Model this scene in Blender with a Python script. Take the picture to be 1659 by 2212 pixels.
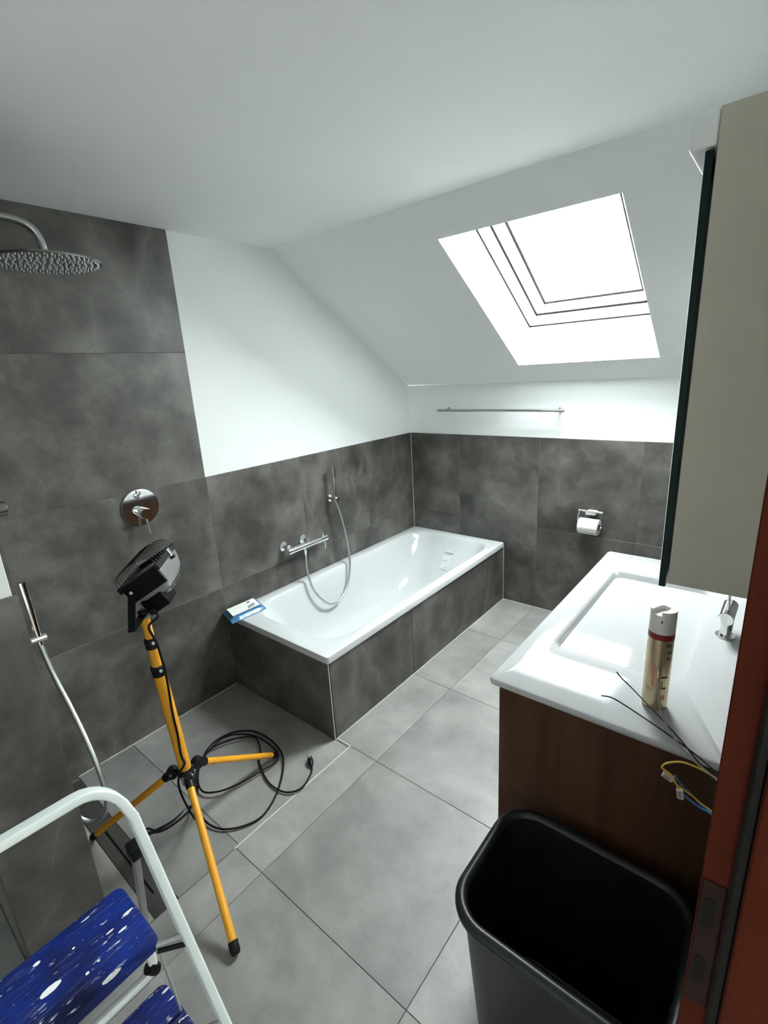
import bpy, bmesh, math, random
from mathutils import Vector, Matrix
random.seed(7)
SC = bpy.context.scene
COL = SC.collection
for o in list(bpy.data.objects):
    bpy.data.objects.remove(o)

# ------------------------------------------------------------------ camera
cam_d = bpy.data.cameras.new('camera')
cam = bpy.data.objects.new('camera', cam_d)
COL.objects.link(cam)
Rm = ((0.774691, -0.132871, 0.618223), (0.629861, 0.248638, -0.735836), (-0.055943, 0.95944, 0.276308))
CAM = (2.291047, -3.110957, 1.695486)
cam.matrix_world = Matrix(((*Rm[0], CAM[0]), (*Rm[1], CAM[1]), (*Rm[2], CAM[2]), (0, 0, 0, 1)))
cam_d.sensor_fit = 'VERTICAL'
cam_d.sensor_height = 24.0
cam_d.lens = 24.0 * 1051.688 / 2212
cam_d.clip_start = 0.005
SC.camera = cam

# ------------------------------------------------------------------ world, daylight, exposure
W = bpy.data.worlds.new('overcast_sky')
SC.world = W
W.use_nodes = True
bg = W.node_tree.nodes['Background']
bg.inputs['Color'].default_value = (0.955, 0.985, 1.0, 1)
bg.inputs['Strength'].default_value = 30.0
SC.view_settings.view_transform = 'Standard'
SC.view_settings.look = 'None'
SC.view_settings.gamma = 1.0
SC.view_settings.use_curve_mapping = False
SC.view_settings.exposure = 1.48
SC.cycles.use_denoising = True
SC.cycles.caustics_reflective = False
SC.cycles.caustics_refractive = False
SC.cycles.max_bounces = 12
SC.cycles.diffuse_bounces = 8
SC.cycles.glossy_bounces = 5
SC.cycles.transparent_max_bounces = 12
SC.cycles.sample_clamp_indirect = 8.0

# ------------------------------------------------------------------ measured geometry
ZC, ZT, ZK, YS, ZJ = 2.366, 1.225, 1.586, -1.2136, 0.608     # ceiling, tile top, knee wall, crease, joint
XE = 2.300                                                     # right wall plane
SV = Vector((0, -0.84117, 0.54076))                            # up the roof slope
SW = Vector((0, 0.54076, 0.84117))                             # outwards
SO = Vector((0, 0, ZK))
# portal: tells the renderer where the sky enters, emits nothing itself
pl = bpy.data.lights.new('roof_window_portal', 'AREA')
pl.shape = 'RECTANGLE'; pl.size = 0.70; pl.size_y = 1.0
pl.cycles.is_portal = True
po = bpy.data.objects.new('roof_window_portal', pl)
COL.objects.link(po)
pc = SO + Vector((1.346, 0, 0)) + SV * 0.71 + SW * 0.37
po.matrix_world = Matrix(((1, 0, 0, pc.x), (0, SV.y, SW.y, pc.y), (0, SV.z, SW.z, pc.z), (0, 0, 0, 1)))

pl2 = bpy.data.lights.new('fill_window_portal', 'AREA')  # portal for the unseen hallway window that is added as fill light
pl2.shape = 'RECTANGLE'; pl2.size = 0.95; pl2.size_y = 1.03
pl2.cycles.is_portal = True
po2 = bpy.data.objects.new('fill_window_portal', pl2)
COL.objects.link(po2)
po2.location = (3.275, -1.095, 1.465); po2.rotation_euler = (math.radians(-90), 0, 0)

# ------------------------------------------------------------------ materials
MATS = {}
def mat(name, col, rough=0.5, metal=0.0, spec=0.5, coat=0.0, bump=0.0, bscale=200, var=0.0, vscale=8, trans=0.0, alpha=1.0, emit=0.0):
    m = bpy.data.materials.new(name); m.use_nodes = True
    nt = m.node_tree; b = nt.nodes['Principled BSDF']
    c = (*col, 1)
    b.inputs['Base Color'].default_value = c
    b.inputs['Roughness'].default_value = rough
    b.inputs['Metallic'].default_value = metal
    b.inputs['Specular IOR Level'].default_value = spec
    b.inputs['Coat Weight'].default_value = coat
    b.inputs['Coat Roughness'].default_value = 0.05
    b.inputs['Transmission Weight'].default_value = trans
    b.inputs['Alpha'].default_value = alpha
    if emit:
        b.inputs['Emission Color'].default_value = c
        b.inputs['Emission Strength'].default_value = emit
    tc = None
    if var or bump:
        tc = nt.nodes.new('ShaderNodeTexCoord')
    if var:
        n = nt.nodes.new('ShaderNodeTexNoise'); n.inputs['Scale'].default_value = vscale; n.inputs['Detail'].default_value = 5
        nt.links.new(tc.outputs['Object'], n.inputs['Vector'])
        r = nt.nodes.new('ShaderNodeMapRange'); r.inputs[1].default_value = 0.3; r.inputs[2].default_value = 0.7
        r.inputs[3].default_value = 1 - var; r.inputs[4].default_value = 1 + var
        nt.links.new(n.outputs['Fac'], r.inputs[0])
        mx = nt.nodes.new('ShaderNodeVectorMath'); mx.operation = 'SCALE'
        mx.inputs[0].default_value = col
        nt.links.new(r.outputs[0], mx.inputs['Scale'])
        nt.links.new(mx.outputs[0], b.inputs['Base Color'])
    if bump:
        n2 = nt.nodes.new('ShaderNodeTexNoise'); n2.inputs['Scale'].default_value = bscale; n2.inputs['Detail'].default_value = 3
        nt.links.new(tc.outputs['Object'], n2.inputs['Vector'])
        bp = nt.nodes.new('ShaderNodeBump'); bp.inputs['Strength'].default_value = bump; bp.inputs['Distance'].default_value = 0.002
        nt.links.new(n2.outputs['Fac'], bp.inputs['Height'])
        nt.links.new(bp.outputs[0], b.inputs['Normal'])
    MATS[name] = m
    return m

def tile_mat(name, dark, mid, light, rough, vein=0.55):
    m = bpy.data.materials.new(name); m.use_nodes = True
    nt = m.node_tree; L = nt.links.new; N = nt.nodes.new; b = nt.nodes['Principled BSDF']
    tc = N('ShaderNodeTexCoord'); oi = N('ShaderNodeObjectInfo')
    sc = N('ShaderNodeVectorMath'); sc.operation = 'SCALE'; sc.inputs[0].default_value = (37.3, 51.7, 23.9)
    L(oi.outputs['Random'], sc.inputs['Scale'])
    ad = N('ShaderNodeVectorMath'); ad.operation = 'ADD'
    L(tc.outputs['Object'], ad.inputs[0]); L(sc.outputs[0], ad.inputs[1])
    n1 = N('ShaderNodeTexNoise'); n1.inputs['Scale'].default_value = 3.4; n1.inputs['Detail'].default_value = 10; n1.inputs['Roughness'].default_value = 0.66; n1.inputs['Distortion'].default_value = 0.15
    L(ad.outputs[0], n1.inputs['Vector'])
    cr = N('ShaderNodeValToRGB'); e = cr.color_ramp.elements
    e[0].position = 0.35; e[0].color = (*dark, 1); e[1].position = 0.67; e[1].color = (*light, 1)
    k = e.new(0.5); k.color = (*mid, 1)
    L(n1.outputs['Fac'], cr.inputs['Fac'])
    # crisp pale veins: edges of large warped cells, shown only here and there
    wn = N('ShaderNodeTexNoise'); wn.inputs['Scale'].default_value = 5.0; wn.inputs['Detail'].default_value = 5; L(ad.outputs[0], wn.inputs['Vector'])
    wv = N('ShaderNodeVectorMath'); wv.operation = 'SCALE'; wv.inputs['Scale'].default_value = 0.14; L(wn.outputs['Color'], wv.inputs[0])
    wa = N('ShaderNodeVectorMath'); wa.operation = 'ADD'; L(ad.outputs[0], wa.inputs[0]); L(wv.outputs[0], wa.inputs[1])
    mpv = N('ShaderNodeMapping'); mpv.inputs['Rotation'].default_value = (0.5, 0.45, 0.6); mpv.inputs['Scale'].default_value = (1.0, 2.0, 1.0); L(wa.outputs[0], mpv.inputs['Vector'])
    vo = N('ShaderNodeTexVoronoi'); vo.feature = 'DISTANCE_TO_EDGE'; vo.inputs['Scale'].default_value = 1.7; L(mpv.outputs[0], vo.inputs['Vector'])
    r1 = N('ShaderNodeMapRange'); r1.inputs[1].default_value = 0.0; r1.inputs[2].default_value = 0.012; r1.inputs[3].default_value = 0.95; r1.inputs[4].default_value = 0; L(vo.outputs['Distance'], r1.inputs[0])
    r1b = N('ShaderNodeMapRange'); r1b.inputs[1].default_value = 0.0; r1b.inputs[2].default_value = 0.16; r1b.inputs[3].default_value = 0.5; r1b.inputs[4].default_value = 0; L(vo.outputs['Distance'], r1b.inputs[0])
    v = N('ShaderNodeMath'); v.operation = 'MAXIMUM'; L(r1.outputs[0], v.inputs[0]); L(r1b.outputs[0], v.inputs[1])
    n3 = N('ShaderNodeTexNoise'); n3.inputs['Scale'].default_value = 2.0; n3.inputs['Detail'].default_value = 3; L(ad.outputs[0], n3.inputs['Vector'])
    r3 = N('ShaderNodeMapRange'); r3.inputs[1].default_value = 0.45; r3.inputs[2].default_value = 0.60; r3.inputs[4].default_value = vein; L(n3.outputs['Fac'], r3.inputs[0])
    v2 = N('ShaderNodeMath'); v2.operation = 'MULTIPLY'; L(v.outputs[0], v2.inputs[0]); L(r3.outputs[0], v2.inputs[1])
    mx = N('ShaderNodeMixRGB'); mx.inputs['Color2'].default_value = (*[min(1, c * 1.25) for c in light], 1)
    L(v2.outputs[0], mx.inputs['Fac']); L(cr.outputs['Color'], mx.inputs['Color1'])
    # each tile a touch lighter or darker
    rr = N('ShaderNodeMapRange'); rr.inputs[3].default_value = 0.90; rr.inputs[4].default_value = 1.10; L(oi.outputs['Random'], rr.inputs[0])
    ml = N('ShaderNodeVectorMath'); ml.operation = 'SCALE'; L(mx.outputs[0], ml.inputs[0]); L(rr.outputs[0], ml.inputs['Scale'])
    L(ml.outputs[0], b.inputs['Base Color'])
    b.inputs['Roughness'].default_value = rough
    n4 = N('ShaderNodeTexNoise'); n4.inputs['Scale'].default_value = 55; n4.inputs['Detail'].default_value = 5; L(ad.outputs[0], n4.inputs['Vector'])
    bp = N('ShaderNodeBump'); bp.inputs['Strength'].default_value = 0.12; bp.inputs['Distance'].default_value = 0.004
    L(n4.outputs['Fac'], bp.inputs['Height']); L(bp.outputs[0], b.inputs['Normal'])
    MATS[name] = m
    return m

def wood_mat(name, a, c, rough, sc=(14, 14, 0.9), spec=0.5):
    m = bpy.data.materials.new(name); m.use_nodes = True
    nt = m.node_tree; L = nt.links.new; N = nt.nodes.new; b = nt.nodes['Principled BSDF']
    tc = N('ShaderNodeTexCoord'); mp = N('ShaderNodeMapping'); mp.inputs['Scale'].default_value = sc
    L(tc.outputs['Object'], mp.inputs['Vector'])
    n = N('ShaderNodeTexNoise'); n.inputs['Scale'].default_value = 1.6; n.inputs['Detail'].default_value = 8; n.inputs['Distortion'].default_value = 1.2
    L(mp.outputs[0], n.inputs['Vector'])
    cr = N('ShaderNodeValToRGB'); e = cr.color_ramp.elements
    e[0].position = 0.33; e[0].color = (*a, 1); e[1].position = 0.68; e[1].color = (*c, 1)
    L(n.outputs['Fac'], cr.inputs['Fac']); L(cr.outputs[0], b.inputs['Base Color'])
    b.inputs['Roughness'].default_value = rough; b.inputs['Specular IOR Level'].default_value = spec
    MATS[name] = m
    return m

def paint_splatter_mat():
    m = bpy.data.materials.new('blue_splattered'); m.use_nodes = True
    nt = m.node_tree; L = nt.links.new; N = nt.nodes.new; b = nt.nodes['Principled BSDF']
    tc = N('ShaderNodeTexCoord')
    n0 = N('ShaderNodeTexNoise'); n0.inputs['Scale'].default_value = 9; n0.inputs['Detail'].default_value = 4; L(tc.outputs['Object'], n0.inputs['Vector'])
    cr = N('ShaderNodeValToRGB'); e = cr.color_ramp.elements
    e[0].position = 0.35; e[0].color = (0.005, 0.007, 0.045, 1); e[1].position = 0.65; e[1].color = (0.004, 0.022, 0.190, 1)
    L(n0.outputs['Fac'], cr.inputs['Fac'])
    def streak(scale, lo, hi, stretch):
        mp = N('ShaderNodeMapping'); mp.inputs['Scale'].default_value = stretch; L(tc.outputs['Object'], mp.inputs['Vector'])
        n = N('ShaderNodeTexNoise'); n.inputs['Scale'].default_value = scale; n.inputs['Detail'].default_value = 3; n.inputs['Roughness'].default_value = 0.6
        L(mp.outputs[0], n.inputs['Vector'])
        r = N('ShaderNodeMapRange'); r.inputs[1].default_value = lo; r.inputs[2].default_value = hi; L(n.outputs['Fac'], r.inputs[0])
        return r
    s1 = streak(1.0, 0.625, 0.66, (115, 22, 40)); s2 = streak(1.0, 0.715, 0.73, (70, 42, 50)); s3 = streak(1.0, 0.54, 0.78, (170, 12, 40))
    gate = N('ShaderNodeTexNoise'); gate.inputs['Scale'].default_value = 11; L(tc.outputs['Object'], gate.inputs['Vector'])
    gr = N('ShaderNodeMapRange'); gr.inputs[1].default_value = 0.42; gr.inputs[2].default_value = 0.56; L(gate.outputs['Fac'], gr.inputs[0])
    g1 = N('ShaderNodeMath'); g1.operation = 'MULTIPLY'; L(s1.outputs[0], g1.inputs[0]); L(gr.outputs[0], g1.inputs[1])
    g3 = N('ShaderNodeMath'); g3.operation = 'MULTIPLY'; g3.inputs[1].default_value = 0.10; L(s3.outputs[0], g3.inputs[0])
    mxm = N('ShaderNodeMath'); mxm.operation = 'MAXIMUM'; L(g1.outputs[0], mxm.inputs[0]); L(s2.outputs[0], mxm.inputs[1])
    mx2 = N('ShaderNodeMath'); mx2.operation = 'MAXIMUM'; L(mxm.outputs[0], mx2.inputs[0]); L(g3.outputs[0], mx2.inputs[1])
    mix = N('ShaderNodeMixRGB'); mix.inputs['Color2'].default_value = (0.72, 0.74, 0.74, 1)
    L(mx2.outputs[0], mix.inputs['Fac']); L(cr.outputs[0], mix.inputs['Color1']); L(mix.outputs[0], b.inputs['Base Color'])
    b.inputs['Roughness'].default_value = 0.55; b.inputs['Specular IOR Level'].default_value = 0.2
    MATS['blue_splattered'] = m

def pane_mat():
    m = bpy.data.materials.new('window_glass'); m.use_nodes = True
    nt = m.node_tree; nt.nodes.clear(); N = nt.nodes.new; L = nt.links.new
    o = N('ShaderNodeOutputMaterial'); t = N('ShaderNodeBsdfTransparent'); g = N('ShaderNodeBsdfGlossy'); f = N('ShaderNodeValue'); mx = N('ShaderNodeMixShader')
    t.inputs['Color'].default_value = (0.95, 0.97, 0.96, 1); g.inputs['Roughness'].default_value = 0.02; f.outputs[0].default_value = 0.05
    L(f.outputs[0], mx.inputs[0]); L(t.outputs[0], mx.inputs[1]); L(g.outputs[0], mx.inputs[2]); L(mx.outputs[0], o.inputs[0])
    MATS['window_glass'] = m

mat('wall_paint', (0.80, 0.82, 0.815), 0.85, bump=0.10, bscale=350)
mat('ceiling_paint', (0.86, 0.88, 0.875), 0.9, bump=0.05, bscale=350)
mat('reveal_paint', (0.86, 0.88, 0.88), 0.7)
mat('grout', (0.14, 0.137, 0.128), 0.9)
mat('grout_floor', (0.12, 0.12, 0.112), 0.9)
mat('sealant', (0.62, 0.62, 0.59), 0.5)
tile_mat('wall_tile', (0.042, 0.0400, 0.0355), (0.083, 0.0785, 0.0705), (0.160, 0.153, 0.139), 0.45, 1.0)
tile_mat('floor_tile', (0.185, 0.184, 0.175), (0.240, 0.238, 0.226), (0.310, 0.306, 0.290), 0.42, 0.6)
mat('enamel', (0.58, 0.605, 0.61), 0.08, coat=0.3)
mat('ceramic', (0.43, 0.44, 0.442), 0.07, coat=0.3)
mat('chrome', (0.82, 0.83, 0.84), 0.06, metal=1)
mat('steel', (0.46, 0.46, 0.45), 0.25, metal=1)
mat('head_steel', (0.30, 0.30, 0.29), 0.16, metal=1)
mat('dark_steel', (0.075, 0.073, 0.068), 0.45, metal=0.3)
mat('hose_metal', (0.62, 0.64, 0.64), 0.22, metal=1, bump=0.5, bscale=500)
mat('window_white', (0.80, 0.82, 0.84), 0.35)
mat('gasket', (0.014, 0.013, 0.013), 0.7, spec=0.1)  # rubber gasket, and the painted shadow lines of the window frame
mat('black_plastic', (0.006, 0.006, 0.007), 0.42, spec=0.25)
mat('black_matte', (0.004, 0.004, 0.0045), 0.6, spec=0.12)
mat('bin_plastic', (0.008, 0.009, 0.011), 0.36, spec=0.4, bump=0.05, bscale=400)
mat('rubber', (0.006, 0.006, 0.006), 0.65, spec=0.2)
mat('yellow_paint', (0.80, 0.36, 0.018), 0.33, coat=0.2, var=0.06, vscale=14)
mat('lamp_grey', (0.34, 0.35, 0.35), 0.30, metal=0.5)
mat('lamp_glass', (0.10, 0.11, 0.11), 0.08, spec=0.8)
mat('ladder_white', (0.74, 0.80, 0.785), 0.38)
mat('ladder_grey', (0.45, 0.46, 0.45), 0.35, metal=0.6)
mat('cabinet_beige', (0.50, 0.465, 0.385), 0.6, var=0.02, vscale=30)
mat('mirror', (0.86, 0.90, 0.88), 0.01, metal=1)
mat('glass_edge', (0.002, 0.016, 0.014), 0.3, spec=0.15)
mat('lamp_white', (0.80, 0.81, 0.80), 0.45)
wood_mat('oak_dark', (0.046, 0.0195, 0.0095), (0.078, 0.034, 0.0165), 0.6, (8, 8, 0.9), 0.2)
wood_mat('door_wood', (0.048, 0.0085, 0.0036), (0.066, 0.0120, 0.0054), 0.55, (30, 30, 1.2), 0.06)
wood_mat('parquet', (0.17, 0.11, 0.07), (0.28, 0.19, 0.12), 0.4, (10, 1.2, 10))
mat('hall_paint', (0.72, 0.73, 0.72), 0.85)
mat('plate_metal', (0.018, 0.010, 0.009), 0.5, spec=0.08)
mat('paper', (0.86, 0.86, 0.84), 0.9, bump=0.15, bscale=300)
mat('print_dark', (0.045, 0.05, 0.05), 0.6)
mat('print_grey', (0.30, 0.32, 0.32), 0.6)
mat('print_black', (0.012, 0.011, 0.010), 0.5)
mat('sticker_film', (0.62, 0.645, 0.65), 0.4)
mat('can_gold', (0.56, 0.45, 0.29), 0.26, metal=0.85, var=0.12, vscale=25)
mat('can_red', (0.22, 0.010, 0.016), 0.35)
mat('can_pale_red', (0.55, 0.20, 0.15), 0.4)
mat('can_cap', (0.70, 0.68, 0.65), 0.4)
mat('wire_black', (0.012, 0.006, 0.009), 0.6, spec=0.2)
mat('wire_grey', (0.30, 0.26, 0.22), 0.45)
mat('wire_copper', (0.80, 0.60, 0.45), 0.25, metal=1)
mat('wire_yellow', (0.68, 0.44, 0.035), 0.4)
mat('wire_blue', (0.06, 0.22, 0.50), 0.4)
mat('connector', (0.62, 0.60, 0.56), 0.2, coat=0.4, alpha=0.88)
mat('connector_dark', (0.34, 0.20, 0.15), 0.4)
mat('bag_blue', (0.07, 0.22, 0.42), 0.28, alpha=0.85, var=0.35, vscale=45)
mat('cardboard', (0.20, 0.13, 0.08), 0.8)
paint_splatter_mat()
pane_mat()
M = MATS

# ------------------------------------------------------------------ helpers
def world_loc(o):
    v = Vector((0, 0, 0))
    while o is not None:
        v += o.location; o = o.parent
    return v

def tag(o, label=None, cat=None, group=None, kind=None):
    if label: o['label'] = label
    if cat: o['category'] = cat
    if group: o['group'] = group
    if kind: o['kind'] = kind
    return o

def thing(name, loc, label, cat, group=None):
    o = bpy.data.objects.new(name, None)
    o.empty_display_size = 0.05
    COL.objects.link(o); o.location = loc
    return tag(o, label, cat, group)

def obj(name, bm, m, parent=None, smooth=None, origin=None):
    """bm is in world coordinates; becomes one mesh object."""
    bmesh.ops.recalc_face_normals(bm, faces=bm.faces)
    o = None
    me = bpy.data.meshes.new(name)
    if parent is not None:
        off = world_loc(parent)
    elif origin is not None:
        off = Vector(origin)
    else:
        c = [v.co for v in bm.verts]
        off = Vector(((min(v.x for v in c) + max(v.x for v in c)) / 2, (min(v.y for v in c) + max(v.y for v in c)) / 2, min(v.z for v in c)))
    for v in bm.verts:
        v.co -= off
    bm.to_mesh(me); bm.free()
    me.materials.append(M[m])
    if smooth is not None:
        for p in me.polygons:
            p.use_smooth = True
        me.set_sharp_from_angle(angle=math.radians(smooth))
    o = bpy.data.objects.new(name, me)
    COL.objects.link(o)
    if parent is not None:
        o.parent = parent
    else:
        o.location = off
    return o

def struct(name, bm, m, parent=None, smooth=None):
    o = obj(name, bm, m, parent, smooth)
    if parent is None:
        o['kind'] = 'structure'
    return o

def BM():
    return bmesh.new()

def box(bm, x0, x1, y0, y1, z0, z1, bevel=0.0, seg=1, frame=None):
    x0, x1 = sorted((x0, x1)); y0, y1 = sorted((y0, y1)); z0, z1 = sorted((z0, z1))
    vs = []
    for z in (z0, z1):
        for x, y in ((x0, y0), (x1, y0), (x1, y1), (x0, y1)):
            vs.append(bm.verts.new((x, y, z)))
    fs = [(3, 2, 1, 0), (4, 5, 6, 7), (0, 1, 5, 4), (1, 2, 6, 5), (2, 3, 7, 6), (3, 0, 4, 7)]
    faces = [bm.faces.new([vs[i] for i in f]) for f in fs]
    allv = vs
    if bevel:
        es = list({e for f in faces for e in f.edges})
        r = bmesh.ops.bevel(bm, geom=es, offset=bevel, segments=seg, affect='EDGES', profile=0.5)
        allv = list({v for f in r['faces'] for v in f.verts} | {v for f in faces if f.is_valid for v in f.verts})
    if frame is not None:
        o, ex, ey, ez = frame
        for v in allv:
            c = v.co.copy()
            v.co = Vector(o) + Vector(ex) * c.x + Vector(ey) * c.y + Vector(ez) * c.z
    return bm

def catmull(pts, n=8, closed=False):
    P = [Vector(p) for p in pts]
    out = []
    cnt = len(P) if closed else len(P) - 1
    for i in range(cnt):
        if closed:
            a, b, c, d = P[i - 1], P[i], P[(i + 1) % len(P)], P[(i + 2) % len(P)]
        else:
            a = P[i - 1] if i > 0 else P[0] * 2 - P[1]
            b, c = P[i], P[i + 1]
            d = P[i + 2] if i + 2 < len(P) else P[-1] * 2 - P[-2]
        for k in range(n):
            t = k / n
            out.append(0.5 * ((2 * b) + (c - a) * t + (2 * a - 5 * b + 4 * c - d) * t * t + (3 * b - a - 3 * c + d) * t * t * t))
    if not closed:
        out.append(P[-1])
    return out

def sweep(bm, pts, sect, up=None, closed=False, caps=True, scale=None):
    """sweep a 2-D section (list of (a,b)) along pts with parallel transport."""
    P = [Vector(p) for p in pts]
    n = len(P); rings = []
    T0 = (P[1] - P[0]).normalized()
    U = Vector(up) if up is not None else (Vector((0, 0, 1)) if abs(T0.z) < 0.9 else Vector((1, 0, 0)))
    U = (U - T0 * U.dot(T0)).normalized()
    for i in range(n):
        if closed:
            T = (P[(i + 1) % n] - P[i - 1]).normalized()
        else:
            T = (P[min(i + 1, n - 1)] - P[max(i - 1, 0)]).normalized()
        U = (U - T * U.dot(T)).normalized()
        B = T.cross(U)
        s = scale[i] if scale else 1.0
        rings.append([bm.verts.new(P[i] + U * (a * s) + B * (b * s)) for a, b in sect])
    k = len(sect)
    for i in range(n if closed else n - 1):
        r0, r1 = rings[i], rings[(i + 1) % n]
        for j in range(k):
            bm.faces.new((r0[j], r0[(j + 1) % k], r1[(j + 1) % k], r1[j]))
    if caps and not closed:
        bm.faces.new(rings[0][::-1]); bm.faces.new(rings[-1])
    return bm

def circ(r, n=12):
    return [(r * math.cos(2 * math.pi * i / n), r * math.sin(2 * math.pi * i / n)) for i in range(n)]

def rrect2(a, b, r, n=3):
    out = []
    for cx, cy, s in ((a - r, b - r, 0), (-a + r, b - r, 90), (-a + r, -b + r, 180), (a - r, -b + r, 270)):
        for i in range(n + 1):
            t = math.radians(s + 90 * i / n)
            out.append((cx + r * math.cos(t), cy + r * math.sin(t)))
    return out

def tube(bm, pts, r, n=12, closed=False, up=None, scale=None):
    return sweep(bm, pts, circ(r, n), up, closed, True, scale)

def lathe(bm, o, ax, prof, n=24, ref=None):
    """prof: list of (radius, height along ax)."""
    o = Vector(o); ax = Vector(ax).normalized()
    u = Vector(ref) if ref is not None else (Vector((1, 0, 0)) if abs(ax.x) < 0.9 else Vector((0, 1, 0)))
    u = (u - ax * u.dot(ax)).normalized(); w = ax.cross(u)
    rings = []
    for r, h in prof:
        if r < 1e-6:
            rings.append([bm.verts.new(o + ax * h)])
        else:
            rings.append([bm.verts.new(o + ax * h + (u * math.cos(2 * math.pi * i / n) + w * math.sin(2 * math.pi * i / n)) * r) for i in range(n)])
    for a, b in zip(rings[:-1], rings[1:]):
        for i in range(n):
            j = (i + 1) % n
            if len(a) == 1 and len(b) == 1:
                continue
            if len(a) == 1:
                bm.faces.new((a[0], b[i], b[j]))
            elif len(b) == 1:
                bm.faces.new((a[i], b[0], a[j]))
            else:
                bm.faces.new((a[i], b[i], b[j], a[j]))
    if len(rings[0]) > 1: bm.faces.new(rings[0][::-1])
    if len(rings[-1]) > 1: bm.faces.new(rings[-1])
    return bm

def rr(x0, x1, y0, y1, r, z, n=8):
    out = []
    for cx, cy, s in ((x1 - r, y1 - r, 0), (x0 + r, y1 - r, 90), (x0 + r, y0 + r, 180), (x1 - r, y0 + r, 270)):
        for i in range(n + 1):
            t = math.radians(s + 90 * i / n)
            out.append(Vector((cx + r * math.cos(t), cy + r * math.sin(t), z)))
    return out

def loft(bm, rings, cap0=True, cap1=True):
    R = [[bm.verts.new(p) for p in r] for r in rings]
    k = len(R[0])
    for a, b in zip(R[:-1], R[1:]):
        for j in range(k):
            bm.faces.new((a[j], a[(j + 1) % k], b[(j + 1) % k], b[j]))
    if cap0: bm.faces.new(R[0][::-1])
    if cap1: bm.faces.new(R[-1])
    return bm

def prism(bm, poly, d):
    """extrude polygon (list of Vector) by vector d."""
    a = [bm.verts.new(p) for p in poly]; b = [bm.verts.new(Vector(p) + Vector(d)) for p in poly]
    bm.faces.new(a[::-1]); bm.faces.new(b)
    for i in range(len(a)):
        j = (i + 1) % len(a)
        bm.faces.new((a[i], a[j], b[j], b[i]))
    return bm

def text_obj(name, s, size, m, parent, o, ex, ey, align='CENTER', depth=0.0003):
    cu = bpy.data.curves.new(name, 'FONT'); cu.body = s; cu.size = size; cu.align_x = align; cu.align_y = 'CENTER'; cu.extrude = depth
    t = bpy.data.objects.new(name + '_curve', cu); COL.objects.link(t)
    bpy.context.view_layer.update()
    me = bpy.data.meshes.new_from_object(t.evaluated_get(bpy.context.evaluated_depsgraph_get()))
    bpy.data.objects.remove(t)
    ex = Vector(ex).normalized(); ey = Vector(ey).normalized(); ez = ex.cross(ey)
    off = world_loc(parent)
    for v in me.vertices:
        c = v.co.copy()
        v.co = Vector(o) + ex * c.x + ey * c.y + ez * c.z - off
    me.materials.clear(); me.materials.append(M[m])
    ob = bpy.data.objects.new(name, me); COL.objects.link(ob); ob.parent = parent
    return ob

# ================================================================== THE ROOM
TH = 0.009            # tile thickness
GAP = 0.0011          # half a joint
# ---- left wall (x = 0 is the tile face)
bm = BM()
YEND = -4.30
poly = [Vector((-0.009, 0.0, -0.02)), Vector((-0.009, 0.0, ZK)), Vector((-0.009, YS, ZC + 0.02)), Vector((-0.009, YEND, ZC + 0.02)), Vector((-0.009, YEND, -0.02))]
prism(bm, poly, (-0.15, 0, 0))
wall_left = struct('wall_left', bm, 'wall_paint')
bm = BM(); box(bm, -0.16, XE + 0.12, 0.009, 0.17, -0.02, ZK)
wall_back = struct('wall_back', bm, 'wall_paint')
bm = BM(); box(bm, -0.16, XE + 0.12, YEND - 0.15, YEND, -0.02, ZC + 0.02)
wall_front = struct('wall_front', bm, 'wall_paint')
# right wall with the door opening
DY0, DY1, DZ = -3.46, -2.56, 2.06
XO = XE + 0.125
bm = BM()
box(bm, XE, XO, DY1 + 0.03, 0.17, -0.02, ZC + 0.02)
box(bm, XE, XO, YEND, DY0 - 0.03, -0.02, ZC + 0.02)
box(bm, XE, XO, DY0 - 0.03, DY1 + 0.03, DZ + 0.03, ZC + 0.02)
wall_right = struct('wall_right', bm, 'wall_paint')
bm = BM(); box(bm, -0.16, XE + 0.12, YEND - 0.1, YS, ZC, ZC + 0.12)
ceiling = struct('ceiling', bm, 'ceiling_paint')
# sloped ceiling, full roof thickness, with the window shaft cut out
U0, U1, V0, V1, RD = 0.957, 1.736, 0.1850, 1.2380, 0.30
fr = (SO, (1, 0, 0), SV, SW)
bm = BM()
VT = -YS / 0.84117
for a in ((-0.16, U0, -0.45, VT + 0.12), (U1, XE + 0.12, -0.45, VT + 0.12), (U0, U1, -0.45, V0), (U0, U1, V1, VT + 0.12)):
    b2 = BM(); box(b2, a[0], a[1], a[2], a[3], 0.0, RD, frame=fr)
    me = bpy.data.meshes.new('t'); b2.to_mesh(me); b2.free(); bm.from_mesh(me); bpy.data.meshes.remove(me)
slope = struct('wall_sloped', bm, 'ceiling_paint')
# smooth painted lining of the shaft
bm = BM()
for a in ((U0, U0 + 0.004, V0, V1), (U1 - 0.004, U1, V0, V1), (U0 + 0.004, U1 - 0.004, V0, V0 + 0.004), (U0 + 0.004, U1 - 0.004, V1 - 0.004, V1)):
    b2 = BM(); box(b2, a[0], a[1], a[2], a[3], 0.0005, RD, frame=fr)
    me = bpy.data.meshes.new('t'); b2.to_mesh(me); b2.free(); bm.from_mesh(me); bpy.data.meshes.remove(me)
struct('trim_1', bm, 'reveal_paint')

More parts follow.
